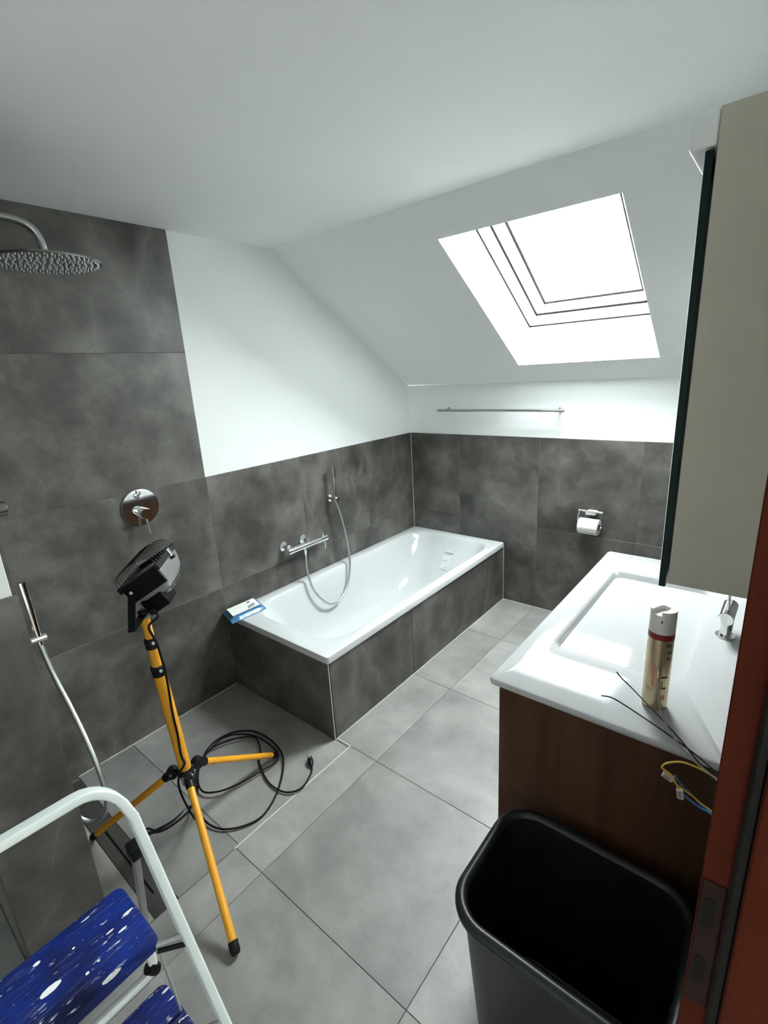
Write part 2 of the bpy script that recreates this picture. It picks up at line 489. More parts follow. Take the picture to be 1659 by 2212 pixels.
# ---- roof window
def sbox(u0, u1, v0, v1, w0, w1, bevel=0.0):
    b = BM(); box(b, u0, u1, v0, v1, w0, w1, bevel, 2 if bevel else 1, frame=fr); return b
def ring(u0, u1, v0, v1, t, w0, w1, bevel=0.0):
    b = BM()
    for a in ((u0, u0 + t, v0, v1), (u1 - t, u1, v0, v1), (u0 + t, u1 - t, v0, v0 + t), (u0 + t, u1 - t, v1 - t, v1)):
        b2 = BM(); box(b2, a[0], a[1], a[2], a[3], w0, w1, bevel, frame=fr)
        me = bpy.data.meshes.new('t'); b2.to_mesh(me); b2.free(); b.from_mesh(me); bpy.data.meshes.remove(me)
    return b
win = bpy.data.objects.new('window_1', None); COL.objects.link(win)
win.location = SO + Vector(((U0 + U1) / 2, 0, 0)) + SV * V0 + SW * RD
tag(win, 'white framed roof window in the sloped ceiling above the towel rail', kind='structure')
obj('frame', ring(U0 + 0.004, U1 - 0.004, V0 + 0.004, V1 - 0.004, 0.030, RD - 0.030, RD + 0.03), 'window_white', win)
obj('painted_shadow_line', ring(U0 + 0.0045, U1 - 0.0045, V0 + 0.0045, V1 - 0.0045, 0.006, RD - 0.0365, RD - 0.031), 'gasket', win)  # dark ring, paints the shadow line where frame meets lining
obj('groove_shadow_line', ring(U0 + 0.0500, U1 - 0.0500, V0 + 0.0500, V1 - 0.0500, 0.010, RD + 0.004, RD + 0.020), 'gasket', win)  # shade in the groove between frame and sash, put in as a black ring
obj('frame_step', ring(U0 + 0.030, U1 - 0.030, V0 + 0.030, V1 - 0.030, 0.024, RD - 0.004, RD + 0.04), 'window_white', win)
sash = obj('sash', ring(U0 + 0.058, U1 - 0.058, V0 + 0.058, V1 - 0.058, 0.060, RD + 0.012, RD + 0.06, 0.004), 'window_white', win, smooth=30)
obj('gasket', ring(U0 + 0.114, U1 - 0.114, V0 + 0.114, V1 - 0.114, 0.016, RD + 0.030, RD + 0.05), 'gasket', sash)
obj('glazing_bead', ring(U0 + 0.129, U1 - 0.129, V0 + 0.129, V1 - 0.129, 0.006, RD + 0.034, RD + 0.049), 'window_white', sash)
obj('glass_pane', sbox(U0 + 0.116, U1 - 0.116, V0 + 0.116, V1 - 0.116, RD + 0.050, RD + 0.054), 'window_glass', sash)

# ---- tiles, each one an object; alike tiles share a mesh
TILE_MESH = {}
def tile(parent, axis, a0, a1, b0, b1, face, sgn, m='wall_tile', gap=GAP, th=TH):
    """axis = normal axis; a, b the two in-plane ranges (x,y,z order); sgn = which way the face looks."""
    a0, a1 = sorted((a0, a1)); b0, b1 = sorted((b0, b1))
    da, db = (a1 - a0) / 2 - gap, (b1 - b0) / 2 - gap
    key = (axis, round(da, 4), round(db, 4), th, m)
    if key not in TILE_MESH:
        b = BM()
        h = {0: (th / 2, da, db), 1: (da, th / 2, db), 2: (da, db, th / 2)}[axis]
        box(b, -h[0], h[0], -h[1], h[1], -h[2], h[2], 0.0008)
        me = bpy.data.meshes.new('tile'); b.to_mesh(me); b.free(); me.materials.append(M[m]); TILE_MESH[key] = me
    o = bpy.data.objects.new('tile', TILE_MESH[key]); COL.objects.link(o)
    o.parent = parent
    ca, cb, cn = (a0 + a1) / 2, (b0 + b1) / 2, face - sgn * th / 2
    loc = {0: Vector((cn, ca, cb)), 1: Vector((ca, cn, cb)), 2: Vector((ca, cb, cn))}[axis]
    o.location = loc - world_loc(parent)
    return o

def grout(name, parent, x0, x1, y0, y1, z0, z1, m='grout'):
    b = BM(); box(b, x0, x1, y0, y1, z0, z1)
    return obj(name, b, m, parent)

YSH = -1.798       # where the tall shower tiling begins
PY0, PY1, PX = -3.045, -2.850, 0.893   # shower partition
ya = [0.0, -0.545, -1.163, YSH, PY1]
for z0, z1 in ((0.0, ZJ), (ZJ, ZT)):
    for i in range(4):
        tile(wall_left, 0, ya[i], ya[i + 1], z0, z1, 0.0, 1)
tile(wall_left, 0, YSH, PY1, ZT, 1.838, 0.0, 1)
tile(wall_left, 0, YSH, PY1, 1.838, ZC, 0.0, 1)
grout('grout_bed', wall_left, -0.009, -0.0012, PY1, 0, 0, ZT - 0.001)
grout('grout_bed', wall_left, -0.009, -0.0012, PY1, YSH - 0.001, ZT - 0.001, ZC)
xb = [0.0, 0.435, 1.045, 1.668, XE]
for z0, z1 in ((0.0, 0.603), (0.603, ZT)):
    for i in range(4):
        tile(wall_back, 1, xb[i], xb[i + 1], z0, z1, 0.0, -1)
grout('grout_bed', wall_back, 0, XE, 0.0012, 0.009, 0, ZT - 0.001)
for z0, z1 in ((0.0, 0.603), (0.603, ZT)):
    for i in range(4):
        tile(wall_right, 0, -0.605 * i, -0.605 * (i + 1), z0, z1, XE - 0.001, -1)

# ---- shower partition: white end face above, tiles below
bm = BM(); box(bm, 0.0, PX - 0.009, PY0 + 0.009, PY1 - 0.009, 0.0, ZC, 0.002)
part = struct('wall_partition', bm, 'wall_paint')
for z0, z1 in ((0.0, ZJ), (ZJ, ZT)):
    tile(part, 0, PY0, PY1, z0, z1, PX, 1)
    tile(part, 1, 0, PX - 0.009, z0, z1, PY0, -1)
for z0, z1 in ((0.0, ZJ), (ZJ, ZT), (ZT, 1.838), (1.838, ZC)):
    tile(part, 1, 0, PX - 0.009, z0, z1, PY1, 1)

# ---- floor
bm = BM(); box(bm, -0.16, 4.2, YEND - 0.1, 0.17, -0.12, -0.0022)
floor = struct('floor', bm, 'grout_floor')
xf = [0.888, 1.047, 1.690, XE + 0.06]
yf = [0.0, -0.535, -1.152, -1.787, -2.425, -3.045, -3.66, YEND]
for j in range(7):
    for i in range(3):
        if i == 0 and j < 3:
            tile(floor, 2, 0.80, xf[1], yf[j], yf[j + 1], 0.0, 1, 'floor_tile')
        else:
            tile(floor, 2, xf[i], xf[i + 1], yf[j], yf[j + 1], 0.0, 1, 'floor_tile')
for y0, y1 in ((-1.80, -2.41), (-2.41, -2.655), (-2.738, PY1), (PY0, -3.66), (-3.66, YEND)):
    tile(floor, 2, 0.0, 0.8855, y0, y1, 0.0, 1, 'floor_tile')
# pale sealant joints
def trim(n, x0, x1, y0, y1, z0, z1):
    b = BM(); box(b, x0, x1, y0, y1, z0, z1); struct('trim_%d' % n, b, 'sealant')
trim(2, 0.8845, 0.8890, -2.43, -1.787, -0.002, 0.0006)
trim(3, 0.806, 0.8890, -1.7895, -1.7855, -0.002, 0.0006)
trim(4, 0.8005, 0.8035, -1.80, -0.001, 0.0, 0.003)
trim(5, 0.0, 0.0035, -2.655, -1.81, 0.0, 0.0035)
trim(6, 0.0, 0.0030, -0.0030, 0.0, 0.456, ZT)
trim(7, 0.8005, 0.8030, -0.003, 0.0, 0.003, 0.42)
trim(8, 0.805, 1.75, -0.0035, 0.0, 0.0, 0.0035)
trim(9, 0.0, 0.003, PY1, PY1 + 0.003, 0.0, ZC)

# ---- linear shower drain
dr = thing('shower_drain', (0.49, -2.70, -0.002), 'dark metal linear drain let into the shower floor', 'drain')
bm = BM(); box(bm, 0.02, 0.885, -2.737, -2.656, -0.0018, 0.0004, 0.0006); obj('channel_cover', bm, 'dark_steel', dr)
bm = BM(); box(bm, 0.40, 0.80, -2.703, -2.696, 0.0004, 0.0012); obj('slot', bm, 'black_matte', dr)

# ---- door frame (opening in the right wall, camera stands in it)
door = bpy.data.objects.new('door_1', None); COL.objects.link(door); door.location = (XE + 0.05, DY1, 0)
tag(door, 'dark red-brown wooden door frame at the right picture edge', kind='structure')
CX = 2.283
bm = BM(); box(bm, CX, XE - 0.0005, DY1 + 0.0302, DY1 + 0.07, 0, DZ + 0.07, 0.001); obj('casing', bm, 'door_wood', door, smooth=30)
bm = BM(); box(bm, CX, 2.312, DY1, DY1 + 0.030, 0, DZ, 0.0015); obj('rebate_lining', bm, 'door_wood', door)
bm = BM(); box(bm, 2.3105, 2.323, DY1 - 0.010, DY1 + 0.02, 0, DZ, 0.003); obj('seal', bm, 'rubber', door)
bm = BM(); box(bm, 2.322, 2.44, DY1 - 0.016, DY1 + 0.030, 0, DZ, 0.002); obj('jamb_lining', bm, 'door_wood', door, smooth=30)
bm = BM(); box(bm, 2.425, 2.445, DY1, DY1 + 0.07, 0, DZ + 0.07, 0.002); obj('casing', bm, 'door_wood', door, smooth=30)
bm = BM(); box(bm, CX, 2.44, DY0 - 0.03, DY0, 0, DZ, 0.002); obj('jamb_lining', bm, 'door_wood', door)
bm = BM(); box(bm, CX, XE - 0.0005, DY0 - 0.07, DY0, 0, DZ + 0.07, 0.002); obj('casing', bm, 'door_wood', door)
bm = BM(); box(bm, CX, 2.44, DY0, DY1, DZ, DZ + 0.03, 0.002); obj('head_lining', bm, 'door_wood', door)
bm = BM(); box(bm, CX, XE - 0.0005, DY0, DY1, DZ, DZ + 0.07, 0.002); obj('casing', bm, 'door_wood', door)
sp = obj('strike_plate', box(BM(), CX + 0.0025, 2.3085, DY1 - 0.0022, DY1 - 0.0002, 0.905, 1.105, 0.0008), 'plate_metal', door)
for z0, z1 in ((1.035, 1.080), (0.940, 0.985)):
    b = BM(); loft(b, [rr(CX + 0.0055, 2.3015, z0, z1, 0.005, 0, 4), rr(CX + 0.0055, 2.3015, z0, z1, 0.005, 0.0006, 4)])
    for v in b.verts:
        v.co = Vector((v.co.x, DY1 - 0.0023 - v.co.z, v.co.y))
    obj('bolt_hole', b, 'black_matte', sp)

# ---- hallway outside the door (closes the place behind the camera, reflects in chrome; its window is added fill light)
HX = 4.10
bm = BM(); box(bm, XO, HX, YEND - 0.1, -1.2, 0.0, 0.004); struct('floor_hall', bm, 'parquet')
bm = BM()
HW = (2.80, 3.75, 0.95, 1.98)      # unseen window added in the end wall to brighten the foreground: x0, x1, z0, z1
box(bm, HX, HX + 0.1, YEND - 0.2, -1.1, 0, ZC + 0.1)
box(bm, XO, HW[0], -1.2, -1.1, 0, ZC + 0.1); box(bm, HW[1], HX + 0.1, -1.2, -1.1, 0, ZC + 0.1)
box(bm, HW[0], HW[1], -1.2, -1.1, 0, HW[2]); box(bm, HW[0], HW[1], -1.2, -1.1, HW[3], ZC + 0.1)
box(bm, XO, HX + 0.1, YEND - 0.2, YEND - 0.1, 0, ZC + 0.1)
box(bm, XO - 0.1, HX + 0.1, YEND - 0.2, -1.1, ZC + 0.001, ZC + 0.1)
struct('wall_hall', bm, 'hall_paint')
hw = bpy.data.objects.new('fill_window', None); COL.objects.link(hw); hw.location = (3.25, -1.15, HW[2])
tag(hw, 'unseen white framed hallway window added as fill light for the foreground', kind='structure')
b = BM()
for a in ((HW[0], HW[0] + 0.05, HW[2], HW[3]), (HW[1] - 0.05, HW[1], HW[2], HW[3]), (HW[0] + 0.05, HW[1] - 0.05, HW[2], HW[2] + 0.05), (HW[0] + 0.05, HW[1] - 0.05, HW[3] - 0.05, HW[3])):
    box(b, a[0], a[1], -1.19, -1.13, a[2], a[3])
obj('frame', b, 'window_white', hw)
b = BM(); box(b, HW[0] + 0.05, HW[1] - 0.05, -1.162, -1.158, HW[2] + 0.05, HW[3] - 0.05); obj('glass_pane', b, 'window_glass', hw)

# ================================================================== BATH
TW, TL, TR = 0.806, 1.806, 0.455
surround = thing('bath_surround', (0.4, -0.9, 0.0), 'grey tiled box the white bathtub is set into', 'bath surround')
bm = BM(); box(bm, 0.02, 0.791, -1.791, -0.002, 0.0, 0.05); obj('plinth', bm, 'grout', surround)
bm = BM()
box(bm, 0.70, 0.7912, -1.7912, -0.002, 0.05, 0.14); box(bm, 0.76, 0.7912, -1.7912, -0.002, 0.14, 0.4195)
box(bm, 0.003, 0.76, -1.7912, -1.765, 0.05, 0.4195)
obj('core', bm, 'grout', surround)
for y0, y1 in ((0.0, -1.148), (-1.148, -1.7905)):
    tile(surround, 0, y0 - 0.0005, y1, 0.002, 0.419, 0.800, 1)
tile(surround, 1, 0.003, 0.7975, 0.002, 0.419, -1.800, -1)
bm = BM(); box(bm, 0.7965, 0.8004, -1.8004, -1.7965, 0.002, 0.419, 0.0005); obj('corner_profile', bm, 'sealant', surround)

tub = thing('bathtub', (0.4, -0.9, 0.42), 'white enamel built-in bathtub with rounded inside, under the hand shower', 'bathtub')
def tubring(x0, x1, y0, y1, r, z):
    return rr(x0, x1, y0, y1, r, z, 10)
rings = [tubring(0.012, TW - 0.008, -TL + 0.008, -0.012, 0.006, 0.420), tubring(0.003, TW, -TL, -0.003, 0.012, 0.421), tubring(0.003, TW, -TL, -0.003, 0.012, TR - 0.006),
         tubring(0.005, TW - 0.002, -TL + 0.002, -0.005, 0.011, TR - 0.0015), tubring(0.010, TW - 0.007, -TL + 0.007, -0.010, 0.010, TR)]
ix0, ix1, iy0, iy1 = 0.072, 0.742, -1.705, -0.070
rings += [tubring(ix0 - 0.012, ix1 + 0.010, iy0 - 0.012, iy1 + 0.012, 0.165, TR), tubring(ix0 - 0.004, ix1 + 0.003, iy0 - 0.004, iy1 + 0.004, 0.160, TR - 0.0025),
          tubring(ix0 + 0.004, ix1 - 0.004, iy0 + 0.006, iy1 - 0.006, 0.157, TR - 0.010), tubring(ix0 + 0.012, ix1 - 0.012, iy0 + 0.018, iy1 - 0.022, 0.155, TR - 0.040)]
for t, z in ((0.15, 0.36), (0.4, 0.27), (0.65, 0.18), (0.85, 0.11)):
    rings.append(tubring(ix0 + 0.014 + 0.065 * t, ix1 - 0.014 - 0.065 * t, iy0 + 0.022 + 0.14 * t, iy1 - 0.030 - 0.30 * t, 0.152, z))
rings += [tubring(ix0 + 0.095, ix1 - 0.095, iy0 + 0.19, iy1 - 0.37, 0.14, 0.072), tubring(ix0 + 0.135, ix1 - 0.135, iy0 + 0.24, iy1 - 0.43, 0.11, 0.056), tubring(ix0 + 0.2, ix1 - 0.2, iy0 + 0.31, iy1 - 0.52, 0.06, 0.052)]
bm = BM(); loft(bm, rings, cap0=False)
obj('shell', bm, 'enamel', tub, smooth=40)
bm = BM(); lathe(bm, (0.41, -1.652, 0.325), (0, 0.97, 0.22), [(0.034, 0), (0.036, 0.008), (0.036, 0.022), (0.030, 0.028), (0, 0.028)], 28); obj('overflow_knob', bm, 'chrome', tub, smooth=35)
bm = BM(); lathe(bm, (0.41, -1.30, 0.0525), (0, 0, 1), [(0.035, 0), (0.035, 0.004), (0.0, 0.006)], 28); obj('drain_plug', bm, 'chrome', tub, smooth=35)
# product sticker on the inside of the far end
sx = Vector((1, 0, 0)); sy = Vector((0, 0.64, 0.768)).normalized(); sn = sx.cross(sy)
so = Vector((0.430, -0.1950, 0.300))
def sticker_frame(w0): return (so + sn * w0, sx, sy, sn)
stk = obj('sticker', box(BM(), -0.038, 0.038, -0.075, 0.075, 0, 0.0006, frame=sticker_frame(0.0025)), 'sticker_film', tub)
text_obj('brand_print', 'homedie', 0.021, 'print_dark', stk, so + sn * 0.0036 + sy * 0.060, sx, sy)
for yy, w, hh, mm in ((0.048, 0.030, 0.0022, 'print_grey'), (0.022, 0.031, 0.0018, 'sticker_film'), (-0.006, 0.022, 0.0022, 'print_grey')):
    obj('print_line', box(BM(), -0.034, -0.034 + 2 * w, yy - hh, yy + hh, 0.0006, 0.0011, frame=sticker_frame(0.0025)), mm, stk)
text_obj('mark_print', 'CE', 0.016, 'print_dark', stk, so + sn * 0.0036 + sy * -0.058 + sx * 0.016, sx, sy)

# ---- bath mixer
mx = thing('bath_mixer', (0.0, -1.27, 0.705), 'chrome thermostatic mixer bar on the tiled wall over the bathtub', 'mixer tap')
zb = 0.688
for y in (-1.355, -1.198):
    e = obj('wall_rose', lathe(BM(), (0.0005, y, 0.703), (1, 0, 0), [(0.032, 0), (0.032, 0.004), (0.022, 0.014), (0.016, 0.022), (0.016, 0.050), (0, 0.050)], 28), 'chrome', mx, smooth=35)
    obj('union_nut', lathe(BM(), (0.030, y, 0.700), (1, 0, -0.1), [(0.0185, 0), (0.0185, 0.016), (0, 0.016)], 8), 'chrome', e)
bm = BM(); tube(bm, [(0.070, -1.385, zb), (0.070, -1.345, zb)], 0.0205, 24); obj('temperature_knob', bm, 'chrome', mx, smooth=35)
bm = BM(); tube(bm, [(0.070, -1.3435, zb), (0.070, -1.110, zb)], 0.0190, 24); obj('bar', bm, 'chrome', mx, smooth=35)
kn = obj('flow_knob', tube(BM(), [(0.070, -1.1085, zb), (0.070, -1.062, zb)], 0.0200, 24), 'chrome', mx, smooth=35)
bm = BM(); tube(bm, [(0.070, -1.090, zb + 0.018), (0.070, -1.090, zb + 0.036)], 0.004, 10); obj('grip_pin', bm, 'chrome', kn, smooth=40)
bm = BM(); tube(bm, [(0.070, -1.078, zb - 0.018), (0.070, -1.078, zb - 0.075)], 0.0022, 8); obj('tag_string', bm, 'paper', kn)
bm = BM(); lathe(bm, (0.070, -1.250, zb - 0.017), (0, 0, -1), [(0.011, 0), (0.011, 0.022), (0.0085, 0.026), (0.0085, 0.050), (0, 0.050)], 16); obj('hose_outlet', bm, 'chrome', mx, smooth=35)

hs = thing('hand_shower', (0.0, -0.935, 0.91), 'slim chrome hand shower in a wall bracket above the bathtub', 'hand shower')
bm = BM(); lathe(bm, (0.0005, -0.935, 0.912), (1, 0, 0), [(0.024, 0), (0.024, 0.006), (0.013, 0.014), (0.012, 0.045), (0, 0.045)], 24); br = obj('bracket', bm, 'chrome', hs, smooth=35)
bm = BM(); tube(bm, [(0.046, -0.935, 0.912), (0.066, -0.937, 0.912), (0.083, -0.939, 0.912)], 0.014, 18); obj('bracket_head', bm, 'chrome', br, smooth=35)
hp = [(0.0615, -0.948, 0.905), (0.0605, -0.943, 0.97), (0.060, -0.941, 1.03), (0.059, -0.940, 1.122)]
bm = BM(); sweep(bm, hp, rrect2(0.0115, 0.0115, 0.006), scale=[0.75, 0.95, 1, 1]); hd = obj('handle', bm, 'chrome', hs, smooth=35)
bm = BM(); box(bm, 0.0700, 0.0712, -0.9505, -0.9295, 1.045, 1.118, 0.0004); obj('spray_face', bm, 'steel', hd)
hose = [(0.070, -1.250, 0.625), (0.074, -1.257, 0.585), (0.085, -1.265, 0.538), (0.120, -1.266, 0.42), (0.145, -1.221, 0.329), (0.152, -1.163, 0.273), (0.150, -1.11, 0.255), (0.145, -1.060, 0.261), (0.132, -0.970, 0.323), (0.108, -0.906, 0.4465), (0.085, -0.890, 0.605), (0.072, -0.917, 0.80), (0.064, -0.938, 0.88), (0.0615, -0.947, 0.908)]
ho = obj('hose', tube(BM(), catmull(hose, 10), 0.0075, 12), 'hose_metal', hs, smooth=60); ho['label'] = 'grey metal hose hanging in a loop over the bathtub'

# ---- packaged towel bag on the corner of the tub
bag = thing('plastic_bag', (0.075, -1.735, TR), 'small blue plastic bag with white leaflet lying on the bathtub corner', 'bag')
bx, by = Vector((0.125, -0.033, 0)), Vector((0.008, 0.195, 0))
b0 = Vector((0.080, -1.738, TR + 0.0015))
nx, ny = 12, 16
bm = BM(); top = []; bot = []
rnd = random.Random(3)
for j in range(ny + 1):
    for i in range(nx + 1):
        u, v = i / nx * 2 - 1, j / ny * 2 - 1
        e = max(0, (1 - u ** 4)) * max(0, (1 - v ** 4))
        x = b0 + bx * (u * 0.60) + by * (v * 0.55)
        h = 0.004 + 0.018 * e ** 0.5 + rnd.uniform(-0.0015, 0.0022)
        top.append(bm.verts.new(x + Vector((0, 0, h)))); bot.append(bm.verts.new(x + Vector((0, 0, 0.0002))))
for j in range(ny):
    for i in range(nx):
        a = j * (nx + 1) + i
        bm.faces.new((top[a], top[a + 1], top[a + nx + 2], top[a + nx + 1])); bm.faces.new((bot[a], bot[a + nx + 1], bot[a + nx + 2], bot[a + 1]))
for i in range(nx):
    bm.faces.new((top[i], bot[i], bot[i + 1], top[i + 1])); a = ny * (nx + 1) + i; bm.faces.new((top[a], top[a + 1], bot[a + 1], bot[a]))
for j in range(ny):
    a = j * (nx + 1); c = a + nx + 1; bm.faces.new((top[a], top[c], bot[c], bot[a])); a += nx; c += nx; bm.faces.new((top[a], bot[a], bot[c], top[c]))
obj('film', bm, 'bag_blue', bag, smooth=25)
f2 = (b0 + Vector((0, 0, 0.0255)), bx.normalized(), by.normalized(), (0, 0, 1))
lf = obj('leaflet', box(BM(), -0.056, 0.048, -0.088, 0.085, -0.0005, 0.0004, frame=f2), 'paper', bag)
prm = BM(); prism(prm, [b0 + Vector((0, 0, 0.0261)) + bx.normalized() * a + by.normalized() * b for a, b in ((0.040, 0.01), (0.010, 0.02), (-0.004, 0.055), (0.010, 0.068), (0.034, 0.05))], (0, 0, 0.0003)); obj('printed_picture', prm, 'print_grey', lf)
obj('printed_badge', box(BM(), -0.040, -0.026, 0.030, 0.052, 0.0005, 0.0008, frame=f2), 'can_gold', lf)

# ================================================================== SHOWER
vp = thing('shower_valve', (0.0, -2.149, 1.154), 'round chrome built-in shower valve plate on the tall tiled wall', 'shower valve')
bm = BM(); lathe(bm, (0.0005, -2.149, 1.154), (1, 0, 0), [(0.086, 0), (0.086, 0.005), (0.084, 0.008), (0, 0.0085)], 56); obj('plate', bm, 'chrome', vp, smooth=35)
bm = BM(); lathe(bm, (0.0085, -2.150, 1.208), (1, 0, 0), [(0.013, 0), (0.013, 0.026), (0.011, 0.03), (0, 0.03)], 24); dk = obj('diverter_knob', bm, 'chrome', vp, smooth=35)
bm = BM(); tube(bm, [(0.026, -2.150, 1.215), (0.026, -2.150, 1.232)], 0.004, 10); obj('pin', bm, 'chrome', dk, smooth=40)
bm = BM(); lathe(bm, (0.0085, -2.150, 1.128), (1, 0, 0), [(0.026, 0), (0.026, 0.045), (0.024, 0.05), (0, 0.05)], 28); lb = obj('lever_body', bm, 'chrome', vp, smooth=35)
bm = BM(); tube(bm, [(0.045, -2.150, 1.106), (0.052, -2.150, 1.062), (0.056, -2.150, 1.035)], 0.0048, 10); obj('lever', bm, 'chrome', lb, smooth=40)

HX0, HY0 = 0.45, -2.468
rh = thing('rain_shower', (HX0, PY1, 2.18), 'flat round chrome rain shower head on a bent wall arm', 'shower head')
arm = catmull([(HX0, PY1 + 0.001, 2.187), (HX0, -2.62, 2.188), (HX0, -2.535, 2.187), (HX0, -2.492, 2.172), (HX0, -2.472, 2.14), (HX0, HY0, 2.104)], 8)
bm = BM(); tube(bm, arm, 0.0115, 16); obj('arm', bm, 'steel', rh, smooth=50)
bm = BM(); lathe(bm, (HX0, PY1 + 0.0005, 2.187), (0, 1, 0), [(0.03, 0), (0.03, 0.005), (0.014, 0.010), (0, 0.010)], 24); obj('wall_rose', bm, 'chrome', rh, smooth=35)
bm = BM(); lathe(bm, (HX0, HY0, 2.112), (0, 0, -1), [(0.013, 0), (0.016, 0.006), (0.016, 0.018), (0.03, 0.024), (0.135, 0.028), (0.151, 0.030), (0.152, 0.034), (0.149, 0.037), (0, 0.037)], 64); hd = obj('head_plate', bm, 'head_steel', rh, smooth=35)
bm = BM()
for ring_i in range(1, 9):
    rad = ring_i * 0.0175; cnt = ring_i * 6
    for k in range(cnt):
        a = 2 * math.pi * k / cnt + ring_i * 0.3
        lathe(bm, (HX0 + rad * math.cos(a), HY0 + rad * math.sin(a), 2.0752), (0, 0, -1), [(0.0026, 0), (0.0018, 0.0045)], 6)
nz = obj('nozzles', bm, 'ladder_white', hd); nz['kind'] = 'stuff'

h2 = thing('wall_hand_shower', (0.60, PY1, 0.96), 'chrome stick hand shower hanging on the partition side of the shower', 'hand shower')
bm = BM(); lathe(bm, (0.608, PY1 + 0.0005, 0.975), (0, 1, 0), [(0.02, 0), (0.02, 0.005), (0.010, 0.010), (0.010, 0.055), (0, 0.055)], 20); b1 = obj('bracket', bm, 'chrome', h2, smooth=35)
bm = BM(); tube(bm, [(0.608, -2.797, 0.975), (0.610, -2.758, 0.975)], 0.013, 16); obj('bracket_head', bm, 'chrome', b1, smooth=35)
hpts = [(0.6115, -2.778, 0.955), (0.609, -2.779, 1.02), (0.606, -2.780, 1.07), (0.603, -2.782, 1.160)]
bm = BM(); sweep(bm, hpts, rrect2(0.0105, 0.0105, 0.005), scale=[0.7, 0.85, 1, 1.05]); obj('handle', bm, 'chrome', h2, smooth=35)
hose2 = [(0.6118, -2.778, 0.952), (0.64, -2.773, 0.86), (0.70, -2.765, 0.755), (0.76, -2.762, 0.665), (0.80, -2.761, 0.585), (0.815, -2.762, 0.50), (0.805, -2.773, 0.43), (0.765, -2.797, 0.385), (0.73, -2.825, 0.40), (0.715, -2.846, 0.45), (0.715, -2.8495, 0.50)]
ho = obj('hose', tube(BM(), catmull(hose2, 10), 0.0078, 12), 'hose_metal', h2, smooth=60)
bm = BM(); lathe(bm, (0.690, PY1 + 0.0005, 1.400), (0, 1, 0), [(0.024, 0), (0.024, 0.012), (0.020, 0.014), (0.020, 0.062), (0.015, 0.066), (0, 0.066)], 24)
tag(obj('shower_thermostat', bm, 'head_steel', None, smooth=35), 'dark chrome shower thermostat on the partition at the left picture edge', 'thermostat')

# ================================================================== BACK WALL FITTINGS
tr = thing('towel_rail', (0.76, 0.0, 1.405), 'long thin chrome towel rail on the white wall under the window', 'towel rail')
bm = BM(); tube(bm, [(0.302, -0.070, 1.405), (1.223, -0.070, 1.405)], 0.0085, 18); obj('bar', bm, 'steel', tr, smooth=35)
for x in (0.352, 1.173):
    bm = BM(); lathe(bm, (x, 0.0085, 1.405), (0, -1, 0), [(0.016, 0), (0.016, 0.004), (0.008, 0.010), (0.008, 0.072), (0, 0.072)], 18); obj('post', bm, 'steel', tr, smooth=35)
tp = thing('toilet_roll_holder', (1.41, 0.0, 0.79), 'chrome toilet roll holder on the grey back wall', 'roll holder')
bm = BM(); box(bm, 1.380, 1.440, -0.062, -0.0005, 0.762, 0.782, 0.004, 2); obj('mount', bm, 'lamp_white', tp, smooth=35)
bm = BM(); tube(bm, [(1.337, -0.060, 0.787), (1.483, -0.060, 0.787)], 0.0055, 12); obj('top_rail', bm, 'chrome', tp, smooth=40)
bm = BM(); tube(bm, catmull([(1.342, -0.060, 0.782), (1.336, -0.060, 0.745), (1.336, -0.060, 0.705), (1.340, -0.060, 0.690), (1.36, -0.060, 0.688), (1.40, -0.06, 0.688), (1.468, -0.06, 0.688), (1.481, -0.06, 0.690), (1.483, -0.060, 0.712)], 5), 0.0035, 10); obj('wire_arm', bm, 'chrome', tp, smooth=50)
roll = thing('toilet_roll', (1.408, -0.060, 0.638), 'white embossed toilet paper roll hanging on the back wall', 'toilet paper')
bm = BM(); lathe(bm, (1.346, -0.060, 0.688), (1, 0, 0), [(0.021, 0), (0.047, 0), (0.050, 0.002), (0.050, 0.118), (0.047, 0.120), (0.021, 0.120), (0.021, 0.0)], 40); obj('paper', bm, 'paper', roll, smooth=35)
bm = BM(); lathe(bm, (1.3462, -0.060, 0.688), (1, 0, 0), [(0.0185, 0.0), (0.0208, 0.0), (0.0208, 0.1195), (0.0185, 0.1195), (0.0185, 0.0)], 28); obj('cardboard_core', bm, 'cardboard', roll, smooth=35)
bm = BM(); pts = []
for k in range(7):
    a = math.radians(200 + k * 12)
    pts.append((math.cos(a), math.sin(a)))
for k in range(6):
    (c0, s0), (c1, s1) = pts[k], pts[k + 1]
    q = [Vector((x, -0.060 + c * r, 0.688 + s * r)) for x, c, s, r in ((1.352, c0, s0, 0.0502), (1.462, c0, s0, 0.0502), (1.462, c1, s1, 0.0502), (1.352, c1, s1, 0.0502))]
    prism(bm, q, ((0, (c0 + c1) / 2 * 0.0012, (s0 + s1) / 2 * 0.0012)))
obj('loose_sheet', bm, 'paper', roll, smooth=30)

